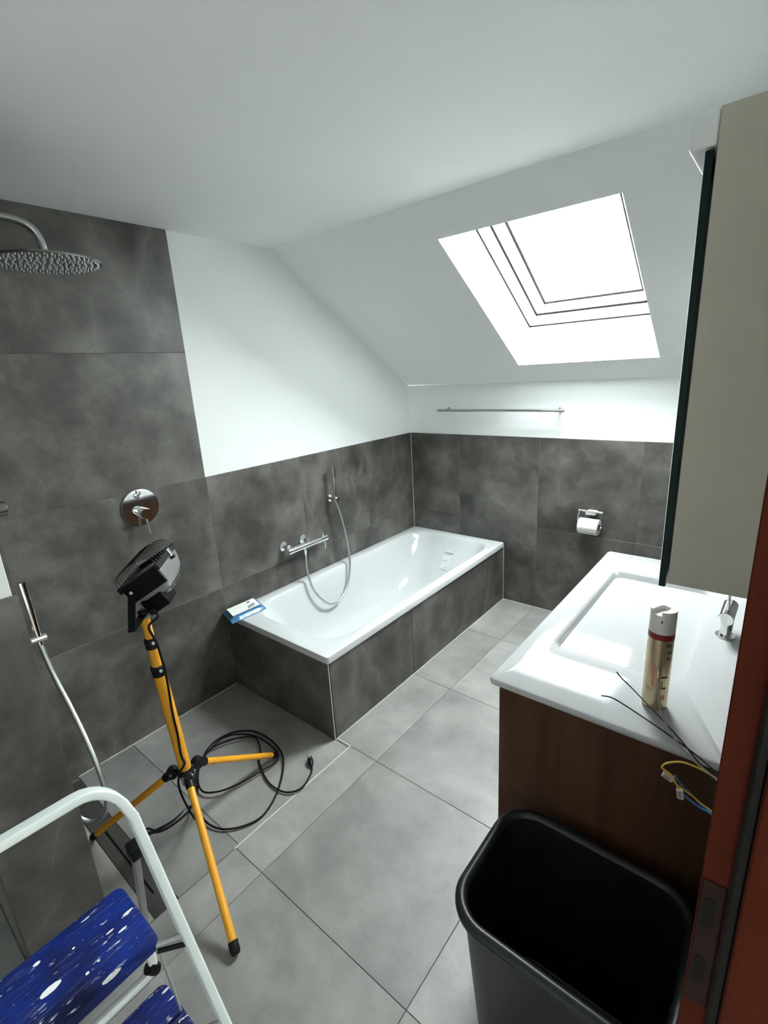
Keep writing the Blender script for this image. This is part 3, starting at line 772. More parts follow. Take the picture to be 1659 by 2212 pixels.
# ================================================================== VANITY
VX, VY0, VY1, VZ = 1.730, -2.026, -0.859, 0.850
vc = thing('vanity_cabinet', (2.03, -1.44, 0.25), 'dark oak vanity cabinet under the white washbasin top', 'cabinet')
bm = BM(); box(bm, 1.780, XE - 0.012, VY0 + 0.034, VY1 - 0.020, 0.26, 0.60); obj('body', bm, 'black_matte', vc)
bm = BM(); box(bm, 1.757, XE - 0.012, VY0 + 0.014, VY0 + 0.033, 0.25, 0.8255, 0.001); obj('side_panel', bm, 'oak_dark', vc)
bm = BM(); box(bm, 1.757, XE - 0.012, VY1 - 0.019, VY1 - 0.006, 0.25, 0.8255, 0.001); obj('side_panel', bm, 'oak_dark', vc)
for z0, z1 in ((0.25, 0.535), (0.540, 0.822)):
    d_ = obj('drawer_front', box(BM(), 1.757, 1.779, VY0 + 0.0345, VY1 - 0.0205, z0, z1, 0.001), 'oak_dark', vc)
    obj('grip_strip', box(BM(), 1.753, 1.7575, VY0 + 0.04, VY1 - 0.026, z1 - 0.012, z1 - 0.002), 'dark_steel', d_)
bs = thing('washbasin', (2.02, -1.44, VZ - 0.024), 'wide white ceramic washbasin top on the oak cabinet', 'washbasin')
def vr(x0, x1, y0, y1, r, z): return rr(x0, x1, y0, y1, r, z, 8)
XW = XE - 0.0105
rings = [vr(VX + 0.006, XW, VY0 + 0.006, VY1 - 0.006, 0.010, VZ - 0.024), vr(VX + 0.001, XW, VY0 + 0.001, VY1 - 0.001, 0.014, VZ - 0.019), vr(VX, XW, VY0, VY1, 0.015, VZ - 0.010),
         vr(VX + 0.002, XW, VY0 + 0.002, VY1 - 0.002, 0.014, VZ - 0.003), vr(VX + 0.007, XW - 0.001, VY0 + 0.007, VY1 - 0.007, 0.012, VZ),
         vr(1.806, 2.168, -1.772, -1.060, 0.036, VZ), vr(1.812, 2.163, -1.765, -1.066, 0.034, VZ - 0.002), vr(1.818, 2.158, -1.758, -1.073, 0.034, VZ - 0.008),
         vr(1.826, 2.153, -1.742, -1.088, 0.036, VZ - 0.03), vr(1.846, 2.146, -1.700, -1.125, 0.045, VZ - 0.068), vr(1.872, 2.138, -1.655, -1.170, 0.060, VZ - 0.098), vr(1.905, 2.122, -1.610, -1.220, 0.055, VZ - 0.108), vr(1.96, 2.09, -1.54, -1.30, 0.04, VZ - 0.111)]
bm = BM(); loft(bm, rings, cap0=True); obj('slab', bm, 'ceramic', bs, smooth=40)
bm = BM(); lathe(bm, (2.090, -1.475, VZ - 0.1105), (0, 0, 1), [(0.031, 0), (0.031, 0.003), (0.022, 0.005), (0.022, 0.011), (0.019, 0.014), (0, 0.015)], 28); obj('drain_valve', bm, 'chrome', bs, smooth=35)
fa = thing('basin_faucet', (2.228, -1.428, VZ), 'chrome single lever basin faucet behind the sink bowl', 'faucet')
bm = BM(); lathe(bm, (2.228, -1.428, VZ + 0.0003), (0, 0, 1), [(0.027, 0), (0.027, 0.004), (0.025, 0.006), (0, 0.006)], 36); obj('base_plate', bm, 'chrome', fa, smooth=35)
bm = BM(); lathe(bm, (2.228, -1.428, VZ + 0.006), (0, 0, 1), [(0.0165, 0), (0.0165, 0.060), (0, 0.060)], 28); obj('body', bm, 'chrome', fa, smooth=35)
bm = BM(); lathe(bm, (2.2245, -1.462, VZ + 0.070), (0.03, 1, 0.04), [(0.0195, 0), (0.0210, 0.002), (0.0210, 0.104), (0.0195, 0.106), (0, 0.106)], 36); hb = obj('barrel', bm, 'chrome', fa, smooth=35)
bm = BM(); box(bm, 2.2215, 2.2285, -1.452, -1.442, VZ + 0.086, VZ + 0.150, 0.002, 2); obj('lever', bm, 'chrome', hb, smooth=35)

# ---- hairspray can
can = thing('spray_can', (2.122, -1.893, VZ), 'gold hairspray can with white cap and red band on the washbasin', 'spray can')
CC = Vector((2.122, -1.893, 0))
bm = BM(); lathe(bm, (CC.x, CC.y, VZ + 0.0003), (0, 0, 1), [(0.026, 0), (0.0280, 0.003), (0.0285, 0.008), (0.0285, 0.194), (0.0, 0.194)], 48); obj('body', bm, 'can_gold', can, smooth=35)
bm = BM(); lathe(bm, (CC.x, CC.y, VZ + 0.1945), (0, 0, 1), [(0.0288, 0), (0.0288, 0.015), (0.0, 0.015)], 48); obj('red_band', bm, 'can_red', can, smooth=35)
# cap: cylinder with a sloping finger recess cut in the top
bm = BM(); n = 48; r = 0.0285; z0, z1 = VZ + 0.2098, VZ + 0.268
capo = obj('cap', lathe(bm, (CC.x, CC.y, z0), (0, 0, 1), [(r, 0), (r, z1 - z0 - 0.012), (r - 0.0008, z1 - z0 - 0.010), (0, z1 - z0 - 0.010)], n), 'can_cap', can, smooth=35)
def cap_piece(a0, a1, inner, h0, h1):
    b = BM(); ring_t = []; k = 24
    pts = [(CC.x + r * math.cos(math.radians(a0 + (a1 - a0) * i / k)), CC.y + r * math.sin(math.radians(a0 + (a1 - a0) * i / k))) for i in range(k + 1)]
    pts += inner
    prism(b, [Vector((x, y, h0)) for x, y in pts], (0, 0, h1 - h0)); return b
# raised crescent leaving an open slot towards the nozzle side (camera side, slightly left)
d = Vector((-0.42, -0.907)); pnd = Vector((0.907, -0.42))
ang = math.degrees(math.atan2(d.y, d.x))
w = 0.0125
half = math.degrees(math.asin(w / r))
inn = []
for s_, t_ in ((w, 0.010), (w * 0.8, -0.008), (-w * 0.8, -0.008), (-w, 0.010)):
    pass
e1 = CC.xy + pnd * w + d * -0.002; e2 = CC.xy + pnd * w * 0.75 - d * 0.013; e3 = CC.xy - pnd * w * 0.75 - d * 0.013; e4 = CC.xy - pnd * w + d * -0.002
obj('cap_rim', cap_piece(ang + half, ang + 360 - half, [(e4.x, e4.y), (e3.x, e3.y), (e2.x, e2.y), (e1.x, e1.y)][::1] if (Vector((math.cos(math.radians(ang + 360 - half)), math.sin(math.radians(ang + 360 - half)))).dot(pnd) < 0) else [(e1.x, e1.y), (e2.x, e2.y), (e3.x, e3.y), (e4.x, e4.y)], z1 - 0.0102, z1), 'can_cap', can, smooth=35)
def patch(a0, a1, h0, h1, rad):
    b = BM(); k = max(2, int(abs(a1 - a0) / 5))
    A = [math.radians(a0 + (a1 - a0) * i / k) for i in range(k + 1)]
    lo = [b.verts.new((CC.x + rad * math.cos(a), CC.y + rad * math.sin(a), h0)) for a in A]; hi = [b.verts.new((CC.x + rad * math.cos(a), CC.y + rad * math.sin(a), h1)) for a in A]
    lo2 = [b.verts.new((CC.x + (rad - 0.0004) * math.cos(a), CC.y + (rad - 0.0004) * math.sin(a), h0)) for a in A]; hi2 = [b.verts.new((CC.x + (rad - 0.0004) * math.cos(a), CC.y + (rad - 0.0004) * math.sin(a), h1)) for a in A]
    for i in range(k):
        b.faces.new((lo[i], lo[i + 1], hi[i + 1], hi[i])); b.faces.new((lo2[i], hi2[i], hi2[i + 1], lo2[i + 1]))
        b.faces.new((lo[i], lo2[i], lo2[i + 1], lo[i + 1])); b.faces.new((hi[i], hi[i + 1], hi2[i + 1], hi2[i]))
    b.faces.new((lo[0], hi[0], hi2[0], lo2[0])); b.faces.new((lo[k], lo2[k], hi2[k], hi[k]))
    return b
RP = 0.0288
for a0, a1, h0, h1, mm in ((-62, -32, 0.093, 0.098, 'print_black'), (-58, -54, 0.066, 0.086, 'print_black'), (-58, -34, 0.063, 0.0675, 'print_black'),
                           (-66, -36, 0.032, 0.046, 'can_pale_red'), (-44, -24, 0.160, 0.164, 'print_black'), (-44, -28, 0.145, 0.149, 'print_black'),
                           (-56, -50, 0.178, 0.186, 'print_dark'), (-46, -40, 0.178, 0.186, 'print_dark'), (-36, -30, 0.178, 0.186, 'print_dark'), (-103, -92, 0.070, 0.128, 'can_pale_red')):
    obj('printed_mark', patch(a0, a1, VZ + h0, VZ + h1, RP), mm, can)
for k in range(16):
    h = 0.018 + k * 0.0105
    obj('printed_line', patch(-168, -168 + 9 + (k * 7) % 11, VZ + h, VZ + h + 0.0028, RP), 'print_grey', can)
bm = patch(-88, -82, VZ + 0.240, VZ + 0.247, 0.02868); obj('arrow_mark', bm, 'print_black', can)

# ---- mirror cabinet
MY0, MY1 = -1.955, -0.90
mc = thing('mirror_cabinet', (2.2, -1.43, 1.205), 'tall beige sided mirror cabinet hanging above the washbasin', 'cabinet')
bm = BM(); box(bm, 2.131, XE - 0.002, MY0, MY1, 1.208, 2.103, 0.001); obj('body', bm, 'cabinet_beige', mc)
for y0, y1 in ((MY0 + 0.0005, -1.429), (-1.427, MY1 - 0.0005)):
    dd = obj('mirror_door', box(BM(), 2.1135, 2.1265, y0, y1, 1.198, 2.040, 0.0008), 'glass_edge', mc)
    obj('mirror_face', box(BM(), 2.1128, 2.1134, y0 + 0.001, y1 - 0.001, 1.199, 2.039), 'mirror', dd)
bm = BM(); box(bm, 2.0865, 2.1305, MY0 + 0.001, MY1, 2.045, 2.1025, 0.005, 3); obj('light_canopy', bm, 'lamp_white', mc, smooth=40)
bm = BM(); box(bm, 2.127, 2.1315, MY0 + 0.03, MY1 - 0.03, 1.25, 2.0, 0); obj('hinge_strip', bm, 'steel', mc)

# ---- loose electrical wires by the wall
def wire(name, pts, rad, m, label, group='loose wires at the washbasin'):
    o = obj(name, tube(BM(), catmull(pts, 8), rad, 8), m, None, smooth=60)
    return tag(o, label, 'wire', group)
wire('electric_wire', [(2.299, -2.115, 0.875), (2.275, -2.10, 0.884), (2.235, -2.07, 0.884), (2.185, -2.042, 0.885), (2.13, -2.02, 0.890), (2.075, -2.003, 0.897), (2.046, -2.000, 0.902), (2.024, -2.005, 0.901)], 0.0016, 'wire_black', 'dark brown wire reaching furthest left over the washbasin edge')
wire('electric_wire', [(2.299, -2.125, 0.868), (2.274, -2.10, 0.876), (2.245, -2.085, 0.878), (2.205, -2.045, 0.885), (2.165, -2.005, 0.888), (2.115, -1.955, 0.888), (2.070, -1.915, 0.892), (2.045, -1.905, 0.902), (2.033, -1.905, 0.915)], 0.0016, 'wire_black', 'dark brown wire ending just left of the spray can')
g_ = wire('electric_wire', [(2.299, -2.120, 0.872), (2.27, -2.11, 0.880), (2.235, -2.095, 0.888), (2.20, -2.080, 0.905), (2.17, -2.065, 0.935), (2.156, -2.055, 0.965), (2.150, -2.045, 0.990), (2.145, -2.037, 1.018)], 0.0019, 'wire_grey', 'grey wire standing upright in front of the spray can')
obj('bare_tip', tube(BM(), [(2.145, -2.037, 1.018), (2.1435, -2.034, 1.034)], 0.0008, 6), 'wire_copper', g_)
wire('electric_wire', [(2.299, -2.115, 0.868), (2.274, -2.10, 0.871), (2.245, -2.10, 0.879), (2.215, -2.10, 0.878), (2.19, -2.10, 0.863), (2.180, -2.10, 0.849), (2.183, -2.10, 0.842), (2.200, -2.10, 0.834), (2.209, -2.10, 0.819), (2.2145, -2.10, 0.808)], 0.0019, 'wire_yellow', 'yellow earth wire looping down to the clear terminals')
wire('electric_wire', [(2.299, -2.115, 0.785), (2.274, -2.10, 0.789), (2.255, -2.10, 0.797), (2.238, -2.10, 0.806), (2.222, -2.10, 0.812), (2.210, -2.10, 0.818), (2.2015, -2.100, 0.8235)], 0.0013, 'wire_yellow', 'thin yellow wire running below the looped yellow one')
wire('electric_wire', [(2.299, -2.118, 0.780), (2.274, -2.102, 0.783), (2.255, -2.10, 0.785), (2.240, -2.10, 0.791), (2.2235, -2.10, 0.800)], 0.0019, 'wire_blue', 'lower blue wire running from the wall to the clear terminal')
wire('electric_wire', [(2.299, -2.112, 0.782), (2.272, -2.098, 0.784), (2.256, -2.096, 0.789), (2.245, -2.095, 0.798), (2.234, -2.096, 0.808), (2.220, -2.098, 0.818), (2.208, -2.098, 0.832), (2.204, -2.098, 0.838)], 0.0014, 'wire_blue', 'upper blue wire crossing between the two clear terminals')
for cx, cz, rot, lab in ((2.1925, 0.829, -20, 'clear terminal block hanging upper left under the yellow wire loop'), (2.2185, 0.798, -80, 'clear terminal block hanging lower right on the blue wires')):
    a = math.radians(rot); ex = Vector((math.cos(a), 0, math.sin(a))); ez = Vector((-math.sin(a), 0, math.cos(a)))
    t = thing('wire_terminal', (cx, -2.10, cz - 0.01), lab, 'terminal', 'wire terminals')
    f3 = ((cx, -2.10, cz), ex, (0, 1, 0), ez)
    h_ = obj('housing', box(BM(), -0.011, 0.011, -0.004, 0.004, -0.0065, 0.0065, 0.001, 2, frame=f3), 'connector', t, smooth=35)
    obj('clip', box(BM(), -0.008, 0.006, -0.0048, -0.0035, -0.004, 0.003, frame=f3), 'connector_dark', h_)

# ================================================================== WASTE BIN
bn = thing('waste_bin', (2.05, -2.24, 0.0), 'large black open plastic bin with rolled rim beside the door frame', 'bin')
BX0, BX1, BY0, BY1, BZ = 1.826, 2.284, -2.423, -2.062, 0.500
def br_(i, z, r): return rr(BX0 + i, BX1 - i, BY0 + i, BY1 - i, r, z, 10)
rings = [br_(0.046, 0.0, 0.06), br_(0.041, 0.004, 0.065), br_(0.012, 0.44, 0.080), br_(0.007, 0.485, 0.084), br_(0.012, 0.488, 0.082), br_(0.017, 0.44, 0.078), br_(0.044, 0.012, 0.062), br_(0.049, 0.010, 0.058)]
bm = BM(); loft(bm, rings); obj('body', bm, 'bin_plastic', bn, smooth=40)
path = [p + Vector((0, 0, 0)) for p in rr(BX0 + 0.004, BX1 - 0.004, BY0 + 0.004, BY1 - 0.004, 0.088, 0.492, 10)]
bm = BM(); sweep(bm, path, circ(0.0150, 14), up=(0, 0, 1), closed=True); obj('rolled_rim', bm, 'bin_plastic', bn, smooth=60)

# ================================================================== TRIPOD WORK LAMP
tri = thing('tripod_work_lamp', (0.735, -2.49, 0.0), 'yellow tripod stand with black floodlight on the shower floor', 'work lamp')
PB, PT = Vector((0.737, -2.484, 0.30)), Vector((0.712, -2.506, 0.962))
pd = (PT - PB).normalized()
def pp(z): return PB + pd * ((z - PB.z) / pd.z)
bm = BM(); tube(bm, [pp(0.315), pp(0.735)], 0.0215, 20); obj('pole_lower', bm, 'yellow_paint', tri, smooth=50)
bm = BM(); tube(bm, [pp(0.735), pp(0.850)], 0.0178, 20); obj('pole_middle', bm, 'yellow_paint', tri, smooth=50)
bm = BM(); tube(bm, [pp(0.850), pp(0.955)], 0.0150, 20); obj('pole_upper', bm, 'yellow_paint', tri, smooth=50)
for z, r_ in ((0.752, 0.0235), (0.858, 0.0205)):
    c = obj('clamp', lathe(BM(), pp(z) - pd * 0.019, pd, [(r_, 0), (r_ + 0.001, 0.004), (r_ + 0.001, 0.034), (r_ - 0.002, 0.038), (0, 0.038)], 28), 'black_plastic', tri, smooth=35)
    k = pp(z) + Vector((0.62, -0.05, 0.02)).normalized() * (r_ + 0.003)
    obj('clamp_screw', lathe(BM(), k + pd * 0.006, (0.75, -0.6, 0.3), [(0.006, 0), (0.006, 0.004), (0, 0.005)], 12), 'steel', c, smooth=35)
bm = BM(); lathe(bm, pp(0.268), pd, [(0.020, 0), (0.024, 0.006), (0.024, 0.030), (0.0265, 0.034), (0.0265, 0.060), (0.023, 0.066), (0, 0.066)], 28); hub = obj('hub', bm, 'black_plastic', tri, smooth=35)
bm = BM(); box(bm, -0.010, 0.010, -0.004, 0.004, -0.016, 0.016, 0.002, 2, frame=(pp(0.30) + Vector((0.018, -0.020, 0)), (0.7, 0.7, 0), (0.7, -0.7, 0), (0, 0, 1))); obj('hub_lever', bm, 'lamp_grey', hub, smooth=35)
feet = [Vector((1.196, -2.635, 0.014)), Vector((0.650, -2.043, 0.014)), Vector((0.402, -2.745, 0.014))]
for i, F in enumerate(feet):
    hc = pp(0.312)
    rad = Vector((F.x - hc.x, F.y - hc.y, 0)).normalized()
    S = hc + rad * (0.022 if i == 0 else 0.052) + Vector((0, 0, -0.004 if i == 0 else 0.002))
    dl = (F - S).normalized()
    lg = obj('leg', tube(BM(), [S + dl * 0.02, F - dl * 0.006], 0.0128, 16), 'yellow_paint', tri, smooth=50)
    # knuckle bracket
    side = rad.cross(Vector((0, 0, 1)))
    b = BM(); lathe(b, S - side * 0.014, side, [(0.021, 0), (0.0225, 0.003), (0.0225, 0.025), (0.021, 0.028), (0, 0.028)], 20)
    kb = obj('knuckle', b, 'black_plastic', lg, smooth=35)
    b = BM(); tube(b, [S - dl * 0.004, S + dl * 0.040], 0.0160, 16); obj('leg_sleeve', b, 'black_plastic', kb, smooth=40)
    b = BM(); tube(b, [S - rad * 0.050, S], 0.012, 12); obj('knuckle_arm', b, 'black_plastic', kb, smooth=40)
    b = BM(); lathe(b, S - side * 0.0175, side, [(0.006, 0), (0.007, 0.002), (0.007, 0.004), (0, 0.004)], 10); obj('bolt', b, 'steel', kb, smooth=40)
    b = BM(); lathe(b, F - dl * 0.030, dl, [(0.0145, 0), (0.0155, 0.003), (0.0155, 0.028), (0.011, 0.036), (0, 0.037)] if i == 0 else [(0.0135, 0), (0.0140, 0.014), (0.0140, 0.026), (0.010, 0.034), (0, 0.035)], 18); obj('rubber_foot', b, 'rubber', lg, smooth=35)
# lamp head
th = math.radians(30)
E2 = Vector((-0.75, 0.66, 0)).normalized(); EP = Vector((-0.66, -0.75, 0)).normalized()
E1 = EP * math.cos(th) + Vector((0, 0, -math.sin(th)))
EN = -(E1.cross(E2)); EN.normalize()
K0 = Vector((0.783, -2.4645, 1.146))
W1, W2 = 0.154, 0.210
LF = (K0, E1, E2, EN)
def lbox(a0, a1, b0, b1, c0, c1, bev=0.0):
    b = BM(); box(b, a0, a1, b0, b1, c0, c1, bev, 2, frame=LF); return b
b = BM()
for a in ((0, W1, 0, 0.016), (0, W1, W2 - 0.016, W2), (0, 0.016, 0.016, W2 - 0.016), (W1 - 0.016, W1, 0.016, W2 - 0.016)):
    b2 = BM(); box(b2, a[0], a[1], a[2], a[3], -0.020, 0.0, frame=LF)
    me = bpy.data.meshes.new('t'); b2.to_mesh(me); b2.free(); b.from_mesh(me); bpy.data.meshes.remove(me)
head = obj('lamp_frame', b, 'black_plastic', tri)
obj('front_glass', lbox(0.0165, W1 - 0.0165, 0.0165, W2 - 0.0165, -0.012, -0.009), 'lamp_glass', head)
def LP(a, b_, c): return K0 + E1 * a + E2 * b_ + EN * c
def lring(i1, i2, c, r=0.012):
    return [LP(p.x, p.y, c) for p in rr(i1, W1 - i1, i2, W2 - i2, r, 0, 4)]
b = BM(); loft(b, [lring(0.004, 0.004, -0.0203), lring(0.007, 0.007, -0.040), lring(0.016, 0.014, -0.072, 0.016), lring(0.034, 0.026, -0.094, 0.02), lring(0.052, 0.045, -0.100, 0.02)]); hs_ = obj('housing', b, 'lamp_grey', tri, smooth=35)
for k in range(7):
    y = 0.045 + k * 0.02
    obj('cooling_fin', lbox(0.040, W1 - 0.040, y - 0.0015, y + 0.0015, -0.108, -0.0985), 'lamp_grey', hs_)
obj('shaded_end_plate', lbox(0.010, W1 - 0.012, -0.003, 0.0055, -0.066, -0.004, 0.002), 'black_matte', tri)  # black plate: shade on the housing's near end put in as colour
obj('latch_clip', lbox(-0.006, 0.001, 0.120, 0.142, -0.026, 0.003, 0.001), 'steel', head)
obj('latch_catch', lbox(-0.008, 0.006, 0.124, 0.138, -0.036, -0.026, 0.001), 'black_plastic', head)
jb = obj('junction_box', lbox(0.062, 0.140, 0.020, 0.110, -0.138, -0.080, 0.004), 'black_matte', tri, smooth=35)
obj('cable_gland', lathe(BM(), LP(0.118, 0.024, -0.125), -E2, [(0.009, 0), (0.009, 0.016), (0.006, 0.020), (0, 0.020)], 12), 'black_plastic', jb, smooth=35)
# guard: bowed wires across the front
gd = None
for k in range(10):
    v_ = 0.010 + k * (W2 - 0.020) / 9
    pts = [LP(0.004, v_, 0.0), LP(0.006, v_, 0.016), LP(0.020, v_, 0.032), LP(0.05, v_, 0.040), LP(W1 / 2, v_, 0.042), LP(W1 - 0.05, v_, 0.040), LP(W1 - 0.020, v_, 0.032), LP(W1 - 0.006, v_, 0.016), LP(W1 - 0.004, v_, 0.0)]
    if gd is None:
        gd = obj('wire_guard', tube(BM(), [LP(0.05, 0.004, 0.0415), LP(0.05, W2 - 0.004, 0.0415)], 0.0013, 6), 'black_plastic', tri)
        obj('guard_wire', tube(BM(), [LP(W1 - 0.05, 0.004, 0.0415), LP(W1 - 0.05, W2 - 0.004, 0.0415)], 0.0013, 6), 'black_plastic', gd)
    obj('guard_wire', tube(BM(), catmull(pts, 3), 0.0012, 6), 'black_plastic', gd)
# yoke
P1, P2 = LP(0.118, -0.010, -0.030), LP(0.118, W2 + 0.010, -0.030)
YB = pp(0.962) + Vector((0, 0, 0.004))
B1, B2 = YB - E2 * 0.118, YB + E2 * 0.118
B1.z = B2.z = YB.z
def bar(p, q, wd, t, wide):
    d_ = (q - p); L_ = d_.length; d_.normalize(); wv = (Vector(wide) - d_ * Vector(wide).dot(d_)).normalized()
    b = BM(); box(b, 0, L_, -wd / 2, wd / 2, -t / 2, t / 2, frame=(p, d_, wv, d_.cross(wv))); return b
yk = obj('yoke_base', bar(B1, B2, 0.024, 0.004, EP), 'black_matte', tri)
for P_, B_ in ((P1, B1), (P2, B2)):
    a = obj('yoke_arm', bar(P_ + (P_ - B_).normalized() * 0.010, B_ - (P_ - B_).normalized() * 0.002, 0.022, 0.004, EP), 'black_matte', yk)
    sg = -1 if P_ is P1 else 1
    obj('pivot_bolt', lathe(BM(), P_ + E2 * (0.002 * sg), E2 * sg, [(0.0065, 0), (0.0065, 0.004), (0, 0.005)], 12), 'steel', a, smooth=35)
bm = BM(); lathe(bm, pp(0.952), pd, [(0.0165, 0), (0.0165, 0.010), (0.010, 0.012), (0, 0.012)], 20); obj('pole_cap', bm, 'lamp_grey', tri, smooth=35)
bm = BM(); lathe(bm, YB + Vector((0, 0, 0.002)), (0, 0, 1), [(0.016, 0), (0.018, 0.003), (0.018, 0.010), (0.012, 0.014), (0, 0.015)], 10); obj('wing_knob', bm, 'black_plastic', tri, smooth=30)

# power cable: down the pole, then loops on the floor to the plug
side = Vector((0.80, 0.10, 0)).normalized()
cp = [LP(0.118, 0.008, -0.125), LP(0.112, -0.004, -0.145), pp(0.93) + side * 0.032 + Vector((0, -0.01, 0)), pp(0.86) + side * 0.034, pp(0.74) + side * 0.038, pp(0.60) + side * 0.036 + Vector((0, -0.01, 0)), pp(0.50) + side * 0.034 + Vector((0, -0.012, 0)), pp(0.42) + side * 0.030 + Vector((0.004, -0.018, 0)), pp(0.385) + side * 0.036 + Vector((0.006, -0.018, 0)),
      pp(0.345) + Vector((0.020, -0.030, 0)), pp(0.29) + Vector((0.008, -0.040, 0)), pp(0.22) + Vector((0.015, -0.038, 0)), pp(0.12) + Vector((0.02, -0.02, 0))]
# loops on the floor, metres
floor_pts = [(0.5776, -2.4311, 0.0045), (0.583, -2.5149, 0.006), (0.5651, -2.5858, 0.0075), (0.5507, -2.6227, 0.009), (0.5376, -2.5942, 0.0105), (0.5828, -2.567, 0.0045), (0.5995, -2.508, 0.006), (0.587, -2.436, 0.0075), (0.5253, -2.3677, 0.009), (0.4243, -2.3009, 0.0105), (0.3303, -2.1845, 0.0045), (0.3417, -2.0745, 0.006), (0.4319, -2.0007, 0.0075), (0.5782, -1.9952, 0.009), (0.6978, -2.0368, 0.0105), (0.8017, -2.1466, 0.0045), (0.8597, -2.2673, 0.006), (0.8428, -2.3488, 0.0075), (0.7832, -2.4144, 0.009), (0.7019, -2.4352, 0.0105), (0.6, -2.4147, 0.0045), (0.4942, -2.3593, 0.016), (0.383, -2.2441, 0.0175), (0.3592, -2.1158, 0.019), (0.4583, -2.032, 0.0205), (0.6045, -2.0208, 0.0145), (0.6819, -2.0555, 0.016), (0.6757, -2.1545, 0.0175), (0.6535, -2.2596, 0.019), (0.6131, -2.3354, 0.0205), (0.5449, -2.363, 0.0145), (0.4369, -2.312, 0.016), (0.369, -2.2186, 0.0175), (0.3986, -2.1107, 0.019), (0.4747, -2.0358, 0.0205), (0.5607, -2.063, 0.0145), (0.6198, -2.1142, 0.006), (0.7464, -2.16, 0.0075), (0.8462, -2.1523, 0.009), (0.8893, -2.0992, 0.0105), (0.8605, -2.0175, 0.0045), (0.8273, -1.9783, 0.006)]
cp += [Vector(p) for p in floor_pts]
cord = obj('power_cord', tube(BM(), catmull(cp, 8), 0.0040, 8), 'rubber', tri, smooth=60)
cord['label'] = 'black power cord coiled in loops on the floor'
pg = Vector((0.8368, -1.9892, 0.012)); pg2 = Vector((0.7867, -1.957, 0.014)); pv = (pg2 - pg).normalized()
bm = BM(); lathe(bm, pg, pv, [(0.005, 0), (0.008, 0.006), (0.012, 0.014), (0.0135, 0.022), (0.0135, 0.040), (0.010, 0.044), (0, 0.044)], 14)
for s_ in (-1, 1):
    sd = pv.cross(Vector((0, 0, 1))).normalized() * 0.0075 * s_
    tube(bm, [pg + pv * 0.042 + sd, pg + pv * 0.062 + sd], 0.0022, 8)
obj('plug', bm, 'black_plastic', cord, smooth=40)

# ================================================================== STEP LADDER
ld = thing('step_ladder', (1.25, -3.05, 0.0), 'small white step ladder with blue paint-splattered treads in the foreground', 'step ladder')
def stile(s, z):       # s=+1 far side, -1 near side
    x = 1.502 - 0.256 * z
    y = -2.782 - 0.0727 * z
    yc = -3.055
    return Vector((x, y if s > 0 else 2 * yc - y, z))
path = [stile(1, z) for z in (0.02, 0.2, 0.4, 0.6, 0.72, 0.80)]
top = 0.898; xt = 1.502 - 0.256 * top
pr, pl_ = stile(1, 0.80), stile(-1, 0.80)
R_ = 0.085
c1 = Vector((0, pr.y - R_, 0))
for k in range(1, 9):
    a = math.radians(90 * k / 8)
    z = 0.80 + (top - 0.80) * math.sin(a)
    path.append(Vector((1.502 - 0.256 * z, pr.y - 0.004 - R_ * (1 - math.cos(a)), z)))
path.append(Vector((xt - 0.004, -3.055, top + 0.001)))
for k in range(8, 0, -1):
    a = math.radians(90 * k / 8)
    z = 0.80 + (top - 0.80) * math.sin(a)
    path.append(Vector((1.502 - 0.256 * z, pl_.y + 0.004 + R_ * (1 - math.cos(a)), z)))
path += [stile(-1, z) for z in (0.80, 0.72, 0.6, 0.4, 0.2, 0.02)]
bm = BM(); sweep(bm, path, rrect2(0.0095, 0.0180, 0.0045, 4), up=(0, 1, 0)); fr_ = obj('guard_frame', bm, 'ladder_white', ld, smooth=50)
for s in (1, -1):
    p = stile(s, 0.0)
    bm = BM(); box(bm, p.x - 0.02, p.x + 0.02, p.y - 0.015, p.y + 0.015, 0.0005, 0.045, 0.003); obj('rubber_foot', bm, 'rubber', fr_)
YL, YR = -3.245, -2.860
def tread(x0, x1, y0, y1, z, th_):
    b = BM(); loft(b, [rr(x0 + 0.003, x1 - 0.003, y0 + 0.003, y1 - 0.003, 0.018, z - th_, 5), rr(x0, x1, y0, y1, 0.020, z - th_ + 0.003, 5), rr(x0, x1, y0, y1, 0.020, z - 0.006, 5), rr(x0 + 0.002, x1 - 0.002, y0 + 0.002, y1 - 0.002, 0.019, z - 0.0015, 5), rr(x0 + 0.006, x1 - 0.006, y0 + 0.006, y1 - 0.006, 0.016, z, 5)]); return b
pf = obj('platform', tread(1.148, 1.350, YL, YR, 0.500, 0.026), 'blue_splattered', ld, smooth=40)
st = obj('tread', tread(1.255, 1.415, YL - 0.02, YR + 0.012, 0.250, 0.024), 'blue_splattered', ld, smooth=40)
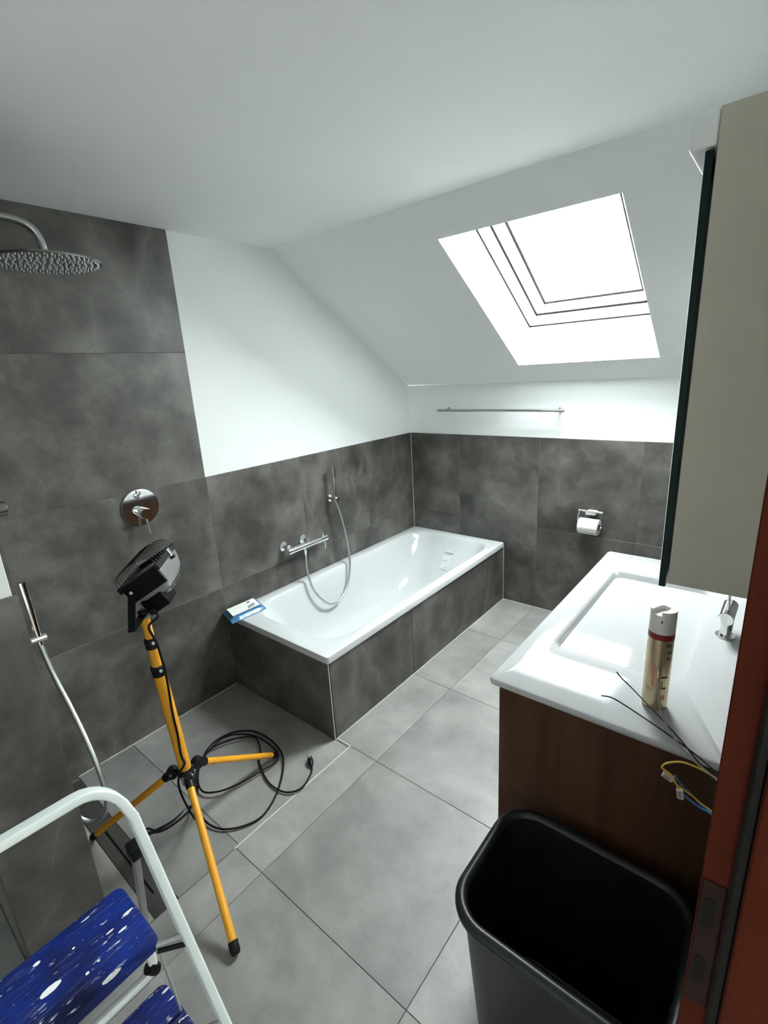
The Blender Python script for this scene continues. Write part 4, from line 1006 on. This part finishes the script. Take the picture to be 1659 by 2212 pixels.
# large dried paint blobs
for cx, cy, sx_, sy_ in ((1.258, -3.050, 0.008, 0.020), (1.180, -3.052, 0.004, 0.007), (1.338, -2.960, 0.006, 0.020), (1.232, -2.880, 0.0025, 0.012), (1.262, -2.905, 0.0025, 0.010), (1.212, -2.99, 0.0022, 0.003), (1.290, -2.99, 0.003, 0.004), (1.285, -2.965, 0.002, 0.003), (1.243, -2.925, 0.002, 0.009)):
    b = BM(); k = 20; rn = random.Random(int(cx * 1e4 + cy * 1e3))
    ringp = [Vector((cx + sx_ * math.cos(2 * math.pi * i / k) * rn.uniform(0.88, 1.08), cy + sy_ * math.sin(2 * math.pi * i / k) * rn.uniform(0.9, 1.06), 0.4998)) for i in range(k)]
    prism(b, ringp, (0, 0, 0.0009)); obj('paint_blob', b, 'paper', pf)
for s, yy in ((1, YR), (-1, YL)):
    q = stile(s, 0.487)
    bm = BM(); tube(bm, [(1.335, yy - 0.02 * s, 0.482), (q.x, q.y - 0.004 * s, q.z)], 0.007, 12); obj('axle', bm, 'ladder_grey', ld, smooth=50)
    bm = BM(); tube(bm, [(1.345, yy - 0.01 * s, 0.466), (q.x + 0.006, q.y - 0.004 * s, q.z - 0.022)], 0.0055, 10); obj('axle_stop', bm, 'black_plastic', ld, smooth=50)
    q = stile(s, 0.237)
    bm = BM(); tube(bm, [(1.40, yy + 0.0 * s, 0.237), (q.x, q.y - 0.004 * s, q.z)], 0.007, 12); obj('axle', bm, 'ladder_grey', ld, smooth=50)
    hp_ = Vector((1.105, -2.802 if s > 0 else -3.308, 0.520)); fp = Vector((0.955, -2.790 if s > 0 else -3.320, 0.022))
    lg = obj('rear_leg', sweep(BM(), [hp_, (hp_ + fp) / 2, fp], rrect2(0.008, 0.0125, 0.003, 2), up=(0, 1, 0)), 'ladder_grey', ld, smooth=40)
    bm = BM(); box(bm, 1.088, 1.128, hp_.y - 0.016, hp_.y + 0.016, 0.505, 0.545, 0.005, 2); obj('hinge_block', bm, 'black_plastic', lg, smooth=40)
    bm = BM(); box(bm, fp.x - 0.018, fp.x + 0.018, fp.y - 0.014, fp.y + 0.014, 0.0005, 0.035, 0.003); obj('rubber_foot', bm, 'rubber', lg)
    bm = BM(); tube(bm, [(1.336, yy - 0.006 * s, 0.474), (1.345, yy + 0.0 * s, 0.35), (1.352, yy + 0.004 * s, 0.255)], 0.0028, 8); obj('strut_rod', bm, 'ladder_grey', ld, smooth=50)
ua = catmull([(1.325, YR - 0.022, 0.468), (1.326, YR - 0.020, 0.43), (1.327, YR - 0.028, 0.408), (1.327, YR - 0.055, 0.402), (1.325, -3.05, 0.402), (1.327, YL + 0.055, 0.402), (1.327, YL + 0.028, 0.408), (1.326, YL + 0.020, 0.43), (1.325, YL + 0.022, 0.468)], 5)
bm = BM(); sweep(bm, ua, rrect2(0.009, 0.009, 0.005, 3), up=(1, 0, 0)); sb = obj('support_bow', bm, 'ladder_white', ld, smooth=50)
bm = BM(); lathe(bm, (1.329, YR - 0.016, 0.402), (0, -0.5, 0.7), [(0.0125, 0), (0.0135, 0.012), (0.0125, 0.028), (0, 0.028)], 14); obj('end_cap', bm, 'black_plastic', sb, smooth=40)
